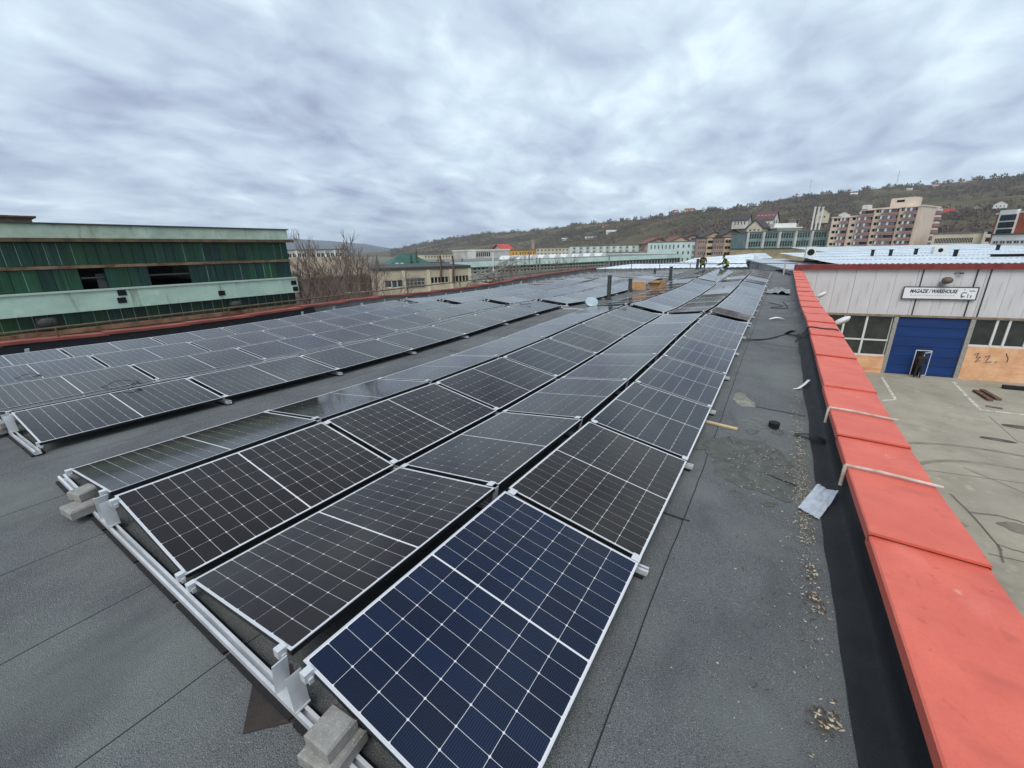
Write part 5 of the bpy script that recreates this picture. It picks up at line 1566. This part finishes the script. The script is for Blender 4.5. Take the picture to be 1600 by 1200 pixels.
for i in range(NA+1):
    az = a0+(a1-a0)*i/NA; Dr, Zr = ridge(az)
    Db = min(240.0 if az > -.15 else 240+(-.15-az)*1500, Dr*.55)
    for t in fr_:
        D = Db+(Dr-Db)*t; mb.v.append((CAM.x+D*math.sin(az), CAM.y+D*math.cos(az), hill_h(az, D)))
k_ = len(fr_)
for i in range(NA):
    for j in range(k_-1):
        q = i*k_+j; mb.f.append((q, q+1, q+k_+1, q+k_)[::-1]); mb.m.append(0)
struct(obj('hill', mb, m_hill, smooth=True))
# the far ridge across the valley
mb = MB(); m_farhill = mat('far_wooded_hill', (70,72,62), .97, col2=(54,58,50), scale=.002, detail=8)
far = [(-900,392),(-400,388),(0,380),(300,375),(450,372.5),(520,377),(570,381),(600,386.5),(640,393),(700,398)]
for i in range(len(far)-1):
    (ua, va), (ub, vb) = far[i], far[i+1]
    for k in range(12 if i < len(far)-2 else 13):
        t = k/12; u = ua+(ub-ua)*t; v = va+(vb-va)*t+.8*noise.noise((u*.03, 0, 0))
        for D, f_ in ((4200, 0), (4900, .55), (5600, 1.0), (7000, .2)):
            d = ray(u, v); h = math.hypot(d.x, d.y); zr2 = CAM.z+d.z/h*5600
            mb.v.append((CAM.x+d.x/h*D, CAM.y+d.y/h*D, GROUND-2+(zr2-GROUND+2)*f_))
n_ = len(mb.v)//4
for i in range(n_-1):
    for j in range(3): q = 4*i+j; mb.f.append((q, q+4, q+5, q+1)); mb.m.append(0)
struct(obj('far_hill', mb, m_farhill, smooth=True))

# ------------------------------------------------------------------ houses and masts on the slope
def hill_hit(u, v):
    d = ray(u, v); h = math.hypot(d.x, d.y); az = math.atan2(d.x, d.y)
    D = 250.0
    while D < 2200:
        if hill_h(az, D) > CAM.z+d.z/h*D: break
        D += 4
    return D
def hill_house(u, v, wpx, hpx, label, m_w, m_r, along=True, rise=.6, maxd=900):
    D = hill_hit(u, v)
    b = Bld('hill_house', label, (u-wpx/2, v), (u+wpx/2, v-wpx*.04), D, D+1, v-hpx, 9, m_w, cat='house', skirt=3, flat=False, group='houses on the hillside')
    b.grid(b.w*.1, b.w*.9, b.h*.2, b.h*.9, 3, 1, .4, .55, 1); b.build(); b.gable(b.h*rise, m_r, along, .5); return b
hill_house(1055, 333, 9, 3.2, 'small white house with orange roof on the skyline', m_whitew, m_roof_r)
hill_house(1077, 332.5, 16, 4.2, 'yellow villa with a brown roof on the skyline', m_yellow, m_roof_t)
hill_house(1317, 345, 20, 9, 'house with red roof and white gable behind the block of flats', m_whitew, m_roof_r, False, .55, 230)
hill_house(1478, 338, 24, 6, 'house with a bright red roof beside the end of the flats', m_tan, m_roof_r, True, .8, 230)
hill_house(1523, 334, 20, 9, 'grey gabled house among bare trees on the slope', m_greyw, m_roof_d, False, .55, 260)
hill_house(1562, 326, 22, 6, 'white house under a broad brown roof higher on the slope', m_whitew, m_roof_t, False, .9, 300)
hill_house(1334, 306, 11, 2.6, 'small white house high on the far ridge', m_whitew, m_whitew)
hill_house(1421, 297.5, 9, 2.0, 'lone white house near the ridge between the masts', m_whitew, m_pale)
hill_house(1463, 290.5, 12, 2.2, 'red roofed cottage near the ridge', m_whitew, m_roof_r)
hill_house(1505, 285, 11, 2.0, 'white cottage close under the ridge at the picture edge', m_whitew, m_pale)
hill_house(955, 367, 16, 4.6, 'white house standing alone on the lower slope', m_whitew, m_pale)
hill_house(923, 374, 18, 4.6, 'white house with several small windows on the lower slope', m_whitew, m_roof_d)
hill_house(882, 376, 8, 2.6, 'small white hut on the slope above the yellow block', m_whitew, m_pale)
hill_house(947, 356, 12, 3, 'little house with reddish roof in the hillside scrub', m_tan, m_roof_t)
hill_house(1122, 354, 12, 3.4, 'pinkish house among scrub above the terraces', m_pinkb, m_roof_t)
def mast(u, vb, vt, label, r=.7):
    D = hill_hit(u, vb); P, Q = at_d(u, vb, D), at_d(u+ (vb-vt)*.12, vt, D); h = Q.z-P.z
    P.z -= 3; h += 3
    t = thing('radio_mast', label, 'mast', T(P), 'lattice masts on the ridge')
    for k in range(3):
        a = 2.09*k; mb = MB(); mb.tube([(r*2*math.cos(a), r*2*math.sin(a), 0), (r*.7*math.cos(a), r*.7*math.sin(a), h)], .22, 4); obj('leg', mb, m_steel, t)
    mb = MB(); n = 9
    for k in range(n):
        z0, z1 = h*k/n, h*(k+1)/n
        for j in range(3):
            a, b = 2.09*j, 2.09*(j+1); ra, rb = r*(2-1.3*k/n), r*(2-1.3*(k+1)/n)
            mb.tube([(ra*math.cos(a), ra*math.sin(a), z0), (rb*math.cos(b), rb*math.sin(b), z1)], .12, 3)
    obj('lattice', mb, m_steel, t)
    mb = MB(); mb.box(-1.2,-.3,h*.86,1.2,.3,h*.97); obj('aerials', mb, m_pale, t)
mast(1264, 303, 281, 'lattice radio mast on the ridge above the teal factory')
mast(1400, 291, 267, 'lattice radio mast on the ridge above the block of flats')
D = hill_hit(1046, 334); P = at_d(1046, 334, D); Q = at_d(1046, 321, D); mb = MB(); mb.tube([(0,0,-3),(0,0,Q.z-P.z)], [.5,.3], 6)
tag(obj('pole', mb, m_pipe, None, T(P)), 'thin dark pole beside the white house on the skyline', 'pole')

# ------------------------------------------------------------------ scrub and trees on the slope (one mass)
m_scrub = mat('bare_scrub', (112,100,90), .97, col2=(86,78,70), scale=.01, detail=6)
add_layer(m_scrub, (100,102,74), .008, .52, .64, .8, detail=5)
rk = random.Random(77); mb = MB()
def tuft(x, y, z, r, h, n):
    for k in range(n):
        a = rk.uniform(0,6.28); q = r*math.sqrt(rk.random()); zz_ = z+h*rk.uniform(.0,.75)
        cx, cy = x+q*math.cos(a), y+q*math.sin(a); w = r*rk.uniform(.18,.4); hh = h*rk.uniform(.25,.5)
        b = rk.uniform(0,6.28); tx, ty = w*math.cos(b), w*math.sin(b)
        o = len(mb.v)
        mb.v += [(cx-tx, cy-ty, zz_), (cx+tx, cy+ty, zz_+hh*.2), (cx+rk.uniform(-w,w)*.6, cy+rk.uniform(-w,w)*.6, zz_+hh)]
        mb.f.append((o, o+1, o+2)); mb.m.append(0)
az0, az1 = RA[2][0], RA[-3][0]
cnt = 0
while cnt < 9000:
    az = rk.uniform(az0, az1); Dr, Zr = ridge(az); t = rk.random()**.8
    Db = min(240.0 if az > -.15 else 240+(-.15-az)*1500, Dr*.55); D = Db+(Dr-Db)*t
    x, y = CAM.x+D*math.sin(az), CAM.y+D*math.cos(az)
    dens = noise.noise((x*.008, y*.008, 9))+.35*noise.noise((x*.03, y*.03, 2))
    if dens < rk.uniform(-.25,.35): continue
    s = rk.uniform(.7,1.5)
    tuft(x, y, hill_h(az, D)-.4, 3.4*s, 4.2*s, 11); cnt += 1
for k in range(900):                              # the tree line on the ridge
    az = rk.uniform(az0, az1); Dr, Zr = ridge(az); D = Dr*rk.uniform(.97,1.0)
    if noise.noise((az*60, 0, 4)) < rk.uniform(-.4,.5): continue
    x, y = CAM.x+D*math.sin(az), CAM.y+D*math.cos(az); s = rk.uniform(.6,1.6)
    tuft(x, y, hill_h(az, D)-.5, 3.4*s, 6.5*s, 16)
o = struct(obj('hillside_scrub', mb, m_scrub), 'stuff'); o['label'] = 'bare winter scrub and trees covering the hillside'; o['category'] = 'scrub'
# low bare bushes between the halls and along the lanes
m_bush = mat('bare_bushes', (120,108,98), .97, col2=(92,84,74), scale=.2, detail=6)
mb = MB()
for k in range(420):
    u = rk.uniform(440, 1100); d_ = rk.uniform(62, 230); P = at_d(u, 420, d_)
    s = rk.uniform(.5, 1.3); tuft(P.x, P.y, GROUND, 1.6*s, 3.2*s, 14)
for k in range(260):
    u = rk.uniform(1290, 1700); d_ = rk.uniform(165, 240); P = at_d(u, 400, d_); s = rk.uniform(.6,1.2); tuft(P.x, P.y, GROUND, 2.2*s, 3.2*s, 14)
for k in range(160):
    u = rk.uniform(1455, 1560); d_ = rk.uniform(150, 230); P = at_d(u, 400, d_); s = rk.uniform(.6,1.3); tuft(P.x, P.y, GROUND, 2.4*s, 3.2*s, 18)
for k in range(4):                                # tall bare shrubs along the street
    u = rk.uniform(450, 650); d_ = rk.uniform(30, 54); P = at_d(u, 470, d_); H_ = rk.uniform(3.0, 6.2)
    for j in range(26):
        a = rk.uniform(0,6.28); l = rk.uniform(.5,1)*H_; sp = rk.uniform(.08,.42)*l; x, y = P.x+rk.uniform(-1,1), P.y+rk.uniform(-1,1)
        p0 = Vector((x, y, GROUND)); p1 = p0+Vector((sp*.35*math.cos(a), sp*.35*math.sin(a), l*.55)); p2 = p0+Vector((sp*math.cos(a), sp*math.sin(a), l))
        mb.tube([p0, p1, p2], [.035,.024,.012], 3, cap=False)
        for q in range(4):
            b_ = rk.uniform(0,6.28); s0 = p1.lerp(p2, rk.random()); mb.tube([s0, s0+Vector((math.cos(b_)*.5, math.sin(b_)*.5, rk.uniform(.2,.9)))], [.016,.010], 3, cap=False)
o = struct(obj('undergrowth', mb, m_bush), 'stuff'); o['label'] = 'bare bushes between the buildings of the town'; o['category'] = 'bushes'

# ------------------------------------------------------------------ white roofs beyond the railing
def roof_between(name, label, eL, eR, yL, yR, vL, vR, dy, m_=None):
    """profiled roof slope: eave from pixel to pixel at given y, ridge dy farther at pixel heights"""
    A, B = at_y(*eL, yL), at_y(*eR, yR); Cc, Dd = at_y(*vL, yL+dy), at_y(*vR, yR+dy)
    t = thing(name, label, 'roof', T(A)); mb = MB(); n = 60
    for r_ in range(2):
        for k in range(n+1):
            f_ = k/n; a = A.lerp(B, f_); c = Cc.lerp(Dd, f_); d0, d1 = (a, a.lerp(c, .5)) if r_ == 0 else (a.lerp(c, .47), c)
            lift = (.05 if k%2 else 0)+(.03 if r_ else 0)
            mb.v += [tuple(d0-A+Vector((0,0,lift))), tuple(d1-A+Vector((0,0,lift)))]
    for r_ in range(2):
        o_ = r_*(n+1)*2
        for k in range(n): mb.f.append((o_+2*k, o_+2*k+2, o_+2*k+3, o_+2*k+1)); mb.m.append(0)
    obj('sheets', mb, m_ or m_white_roof, t)
    mb = MB(); mb.extr([(0,-.35),(.25,-.35),(.25,-.02),(0,-.02)], Vector((0,0,0)), B-A, (0,1,0), (0,0,1)); obj('eave', mb, m_pipe, t)
    zb = GROUND; mb = MB(); b_, c_, d_ = B-A, Cc-A, Dd-A
    low = lambda q: Vector((q.x, q.y, GROUND-A.z))
    mb.quad(low(Vector((0,.3,0))), low(b_+Vector((0,.3,0))), b_+Vector((0,.3,-.36)), Vector((0,.3,-.36)))
    obj('wall', mb, m_concrete, t)
roof_between('hall_roof', 'nearer long white corrugated roof beyond the dark railing', (925,420.5),(1168,417.5), 50,50, (985,413.5),(1165,408), 10)
roof_between('hall_roof', 'second white corrugated roof behind the two workers', (1066,409.5),(1178,408.5), 64,64, (1085,404),(1178,396.5), 14)
roof_between('hall_roof', 'farther white corrugated roof with small dark vents', (1175,405),(1208,403.5), 72,72, (1170,396.5),(1195,396), 8)
m_silver = mat('silver_bitumen', (196,204,210), .6, col2=(146,154,160), scale=.9, detail=9, metal=.2)
mb = MB(); mb.box(-.6, .75, ztop-.11, xw1+.3, 30, ztop-.02); mb.box(-.2, 1.2, -1, xw1-.4, 29.5, ztop-.12)
tag(obj('annex_roof', mb, m_silver, None, XF), 'patchy silver painted flat roof between the white ones', 'roof')
roof_between('hall_roof', 'small white lean-to roof at the warehouse corner', (1255,409),(1282,405), 52,52, (1258,403),(1290,401), 5)

# scrap heap with tilted steel conveyor beyond the coping
P = at_d(765, 446, 46); t = thing('scrap_heap', 'heap of rusty scrap and pallets beyond the coping', 'scrap heap', T(P.x, P.y, GROUND))
top = P.z-GROUND+.6; rq = random.Random(6)
mb = MB()
for k in range(70):
    a = rq.uniform(0,6.28); r_ = rq.uniform(0,3.6); h = top*(1-r_/6)+rq.uniform(-.6,.25)
    X = T(r_*math.cos(a)*1.6, r_*math.sin(a), h) @ Matrix.Rotation(rq.uniform(-.6,.6),4,'X') @ Matrix.Rotation(rq.uniform(-.5,.5),4,'Y') @ RZ(rq.uniform(0,3))
    mb.box(-rq.uniform(.3,1.1),-.06,-.05,rq.uniform(.3,1.1),rq.uniform(.06,.25),.06, rq.choice((0,0,1,2)), X)
obj('scrap', mb, [m_rust, m_wood, m_steel], t)
mb = MB(); mb.ell((0,0,0), (6.5,4.2,top*.96), 16, 8, jit=.08); obj('mound', mb, mat('rubble_mound', (120,104,86), .95, col2=(84,70,58), scale=1), t)
A, B = at_d(733,442,44), at_d(812,407,50)
t = thing('steel_conveyor', 'tilted grey steel lattice conveyor rising over the scrap heap', 'conveyor', T(A)); d_ = B-A; n = 12
for s in (-.25,.25):
    for z in (0,.55): mb = MB(); mb.tube([Vector((0,s,z)), d_+Vector((0,s,z))], .035, 5); obj('chord', mb, m_steel, t)
mb = MB()
for k in range(n):
    for s in (-.25,.25): mb.tube([d_*(k/n)+Vector((0,s,0 if k%2 else .55)), d_*((k+1)/n)+Vector((0,s,.55 if k%2 else 0))], .022, 4)
obj('lattice', mb, m_steel, t)
mb = MB(); mb.tube([d_*.5+Vector((0,0,0)), Vector((d_.x*.5, d_.y*.5, GROUND-A.z))], .12, 6); obj('prop', mb, m_steel, t)
mb = MB(); mb.tube([Vector((0,0,0)), Vector((0,0,GROUND-A.z))], .12, 6); obj('prop', mb, m_steel, t)

# ------------------------------------------------------------------ the hazy air of the valley
mb = MB(); mb.box(-8000,-2500,GROUND-3,8000,7600,310)
hz = obj('haze', mb, None)
m_hz = bpy.data.materials.new('valley_haze'); m_hz.use_nodes = True; hn = m_hz.node_tree; hn.nodes.clear()
ho = hn.nodes.new('ShaderNodeOutputMaterial'); hv = hn.nodes.new('ShaderNodeVolumePrincipled')
hv.inputs['Color'].default_value = (.74,.84,1.0,1); hv.inputs['Density'].default_value = HAZE; hv.inputs['Anisotropy'].default_value = .2
hn.links.new(hv.outputs[0], ho.inputs['Volume']); hz.data.materials.append(m_hz)
struct(hz, 'stuff'); hz['label'] = 'thin bluish haze in the air of the valley'; hz['category'] = 'haze'
# ================================================================== PEOPLE
m_cloth_d = mat('dark_clothes', (28,28,32), .9, col2=(40,40,44), scale=9); m_camo = mat('dark_patterned_clothes', (46,42,44), .9, col2=(26,24,28), scale=14)
m_hivis = mat('hi_vis_yellow', (136,148,46), .7); m_skin = mat('skin', (176,128,104), .6); m_hair = mat('dark_hair', (30,26,24), .8)
def person(X, label, J, m_body, vest=False, helmet=None):
    """J: joint name -> (pos, radius); one skinned body, head with hair and face as children"""
    t = thing('person', label, 'person', X)
    names = list(J); me = bpy.data.meshes.new('body')
    ed = [('pelvis','waist'),('waist','chest'),('chest','neck'),('neck','head0')]
    for s in 'LR': ed += [('pelvis','hip'+s),('hip'+s,'knee'+s),('knee'+s,'ankle'+s),('ankle'+s,'toe'+s),('chest','sho'+s),('sho'+s,'elb'+s),('elb'+s,'wri'+s),('wri'+s,'hand'+s)]
    me.from_pydata([J[n_][0] for n_ in names], [(names.index(a), names.index(b)) for a, b in ed], [])
    o = link('body', me, t); me.materials.append(m_body)
    o.modifiers.new('skin', 'SKIN'); o.modifiers.new('smooth', 'SUBSURF').levels = 2; o.modifiers['smooth'].render_levels = 2
    for i, n_ in enumerate(names):
        sv = me.skin_vertices[0].data[i]; r_ = J[n_][1]; sv.radius = r_ if isinstance(r_, tuple) else (r_, r_)
        sv.use_root = (n_ == 'pelvis')
    hd = Vector(J['head0'][0]); f_ = J.get('face', ((0,-1,0),0))[0]; f_ = Vector(f_).normalized()
    c = hd+Vector((0,0,.10))
    mb = MB(); mb.ell(c, (.078,.095,.118), 14, 10); mb.ell(c+f_*.095+Vector((0,0,-.012)), (.016,.016,.022), 6, 4)
    hm = obj('head', mb, m_skin, t, smooth=True)
    mb = MB(); mb.ell(c-f_*.018+Vector((0,0,.028)), (.088,.104,.108), 14, 8); obj('hair' if not helmet else 'cap', mb, helmet or m_hair, hm, smooth=True)
    sd = f_.cross(Vector((0,0,1)))
    for s in (-1, 1):
        mb = MB(); mb.ell(c+sd*.080*s, (.014,.022,.03), 6, 4); obj('ear', mb, m_skin, hm, smooth=True)
        mb = MB(); mb.ell(c+f_*.088+sd*.032*s+Vector((0,0,.012)), (.010,.010,.008), 6, 4); obj('eye', mb, m_hair, hm, smooth=True)
    for s in 'LR':                                # hands with thumb and four fingers
        w, h = Vector(J['wri'+s][0]), Vector(J['hand'+s][0]); d = (h-w).normalized(); a = d.cross(Vector((0,0,1))); a = a.normalized() if a.length > .1 else Vector((1,0,0)); mb = MB()
        mb.ell(h, (.036,.036,.036), 8, 5)
        for k in range(4): mb.tube([h+a*(.027-.018*k), h+a*(.029-.019*k)+d*.045, h+a*(.028-.018*k)+d*(.07+.008*(k in (1,2)))+Vector((0,0,-.012))], [.010,.009,.007], 6)
        mb.tube([h+a*.03-d*.01, h+a*.055+d*.02, h+a*.06+d*.045], [.011,.010,.008], 6)
        obj('hand', mb, m_skin, t, smooth=True)
    if vest:
        p, w, ch = (Vector(J[k][0]) for k in ('pelvis','waist','chest')); mb = MB(); n = 14
        ax = (Vector(J['shoR'][0])-Vector(J['shoL'][0])).normalized()
        rings = [(p.lerp(w,.4), .185, .145), (w, .18, .14), (w.lerp(ch,.5), .20, .15), (ch, .215, .155), (ch+(ch-w).normalized()*.10, .16, .12)]
        up_ = (ch-p).normalized(); fw_ = up_.cross(ax).normalized()
        for (cc, rx, ry) in rings:
            for k in range(n): a_ = 2*math.pi*k/n; mb.v.append(tuple(cc+ax*rx*math.cos(a_)+fw_*ry*math.sin(a_)))
        for i in range(len(rings)-1):
            for k in range(n): mb.f.append((i*n+k, i*n+(k+1)%n, (i+1)*n+(k+1)%n, (i+1)*n+k)); mb.m.append(0)
        obj('vest', mb, m_hivis, t, smooth=True)
    return t
def stand(lean=.0):
    J = {'pelvis':((0,0,.95),(.15,.11)),'waist':((0,-.02*lean,1.10),(.145,.105)),'chest':((0,-.12*lean,1.34),(.17,.115)),'neck':((0,-.2*lean,1.50),.06),'head0':((0,-.24*lean,1.57),.06)}
    for s, k in (('L',-1),('R',1)):
        J.update({'hip'+s:((.10*k,0,.90),.10),'knee'+s:((.12*k,-.03,.49),.07),'ankle'+s:((.13*k,.02,.09),.05),'toe'+s:((.14*k,-.15,.04),.045),
                  'sho'+s:((.19*k,-.12*lean,1.42),.075),'elb'+s:((.26*k,-.05-.1*lean,1.14),.05),'wri'+s:((.22*k,-.22-.12*lean,.98),.036),'hand'+s:((.20*k,-.29-.12*lean,.96),.03)})
    J['face'] = ((0,-1,-.1),0)
    return J
def kneel(reach=.4, lean=.5):
    J = {'pelvis':((0,.10,.42),(.16,.12)),'waist':((0,.02,.57),(.15,.11)),'chest':((0,-.10-.1*lean,.80),(.175,.12)),'neck':((0,-.18-.12*lean,.94),.06),'head0':((0,-.22-.14*lean,1.0),.06)}
    for s, k in (('L',-1),('R',1)):
        J.update({'hip'+s:((.11*k,.08,.38),.105),'knee'+s:((.16*k,-.28,.34 if k > 0 else .10),.08),'ankle'+s:((.15*k,-.16 if k > 0 else .30,.08),.055),'toe'+s:((.15*k,-.30 if k > 0 else .42,.04),.045),
                  'sho'+s:((.19*k,-.12-.1*lean,.87),.075),'elb'+s:((.27*k,-.25,.62),.052),'wri'+s:((.18*k,-.25-reach*.6,.46),.038),'hand'+s:((.17*k,-.31-reach*.6,.42),.03)})
    J['face'] = ((0,-1,-.45),0)
    return J
q = roof_z(-.6, 39.6)
wx = at_y(1097, 419, 39.6); person(T(wx.x, 39.6, roof_z(wx.x, 39.6)+.01) @ RZ(.25), 'person in yellow high-visibility vest crouching at the roof end beside the vent', kneel(), m_cloth_d, True, m_hair)
wx = at_y(1135, 421, 39.2); person(T(wx.x, 39.2, roof_z(wx.x, 39.2)+.01) @ RZ(-1.1), 'person in dark clothes and yellow vest kneeling over tools at the roof end', kneel(.7,.9), m_cloth_d, True, m_hair)
gx = on_plane(1424, 589, FA, fn); loc = XFi @ gx
person(XF @ T(loc.x+.05, -.55, .01) @ RZ(2.8), 'person in dark patterned clothes standing at the small door in the blue gate', stand(.5), m_camo, False, m_hair)
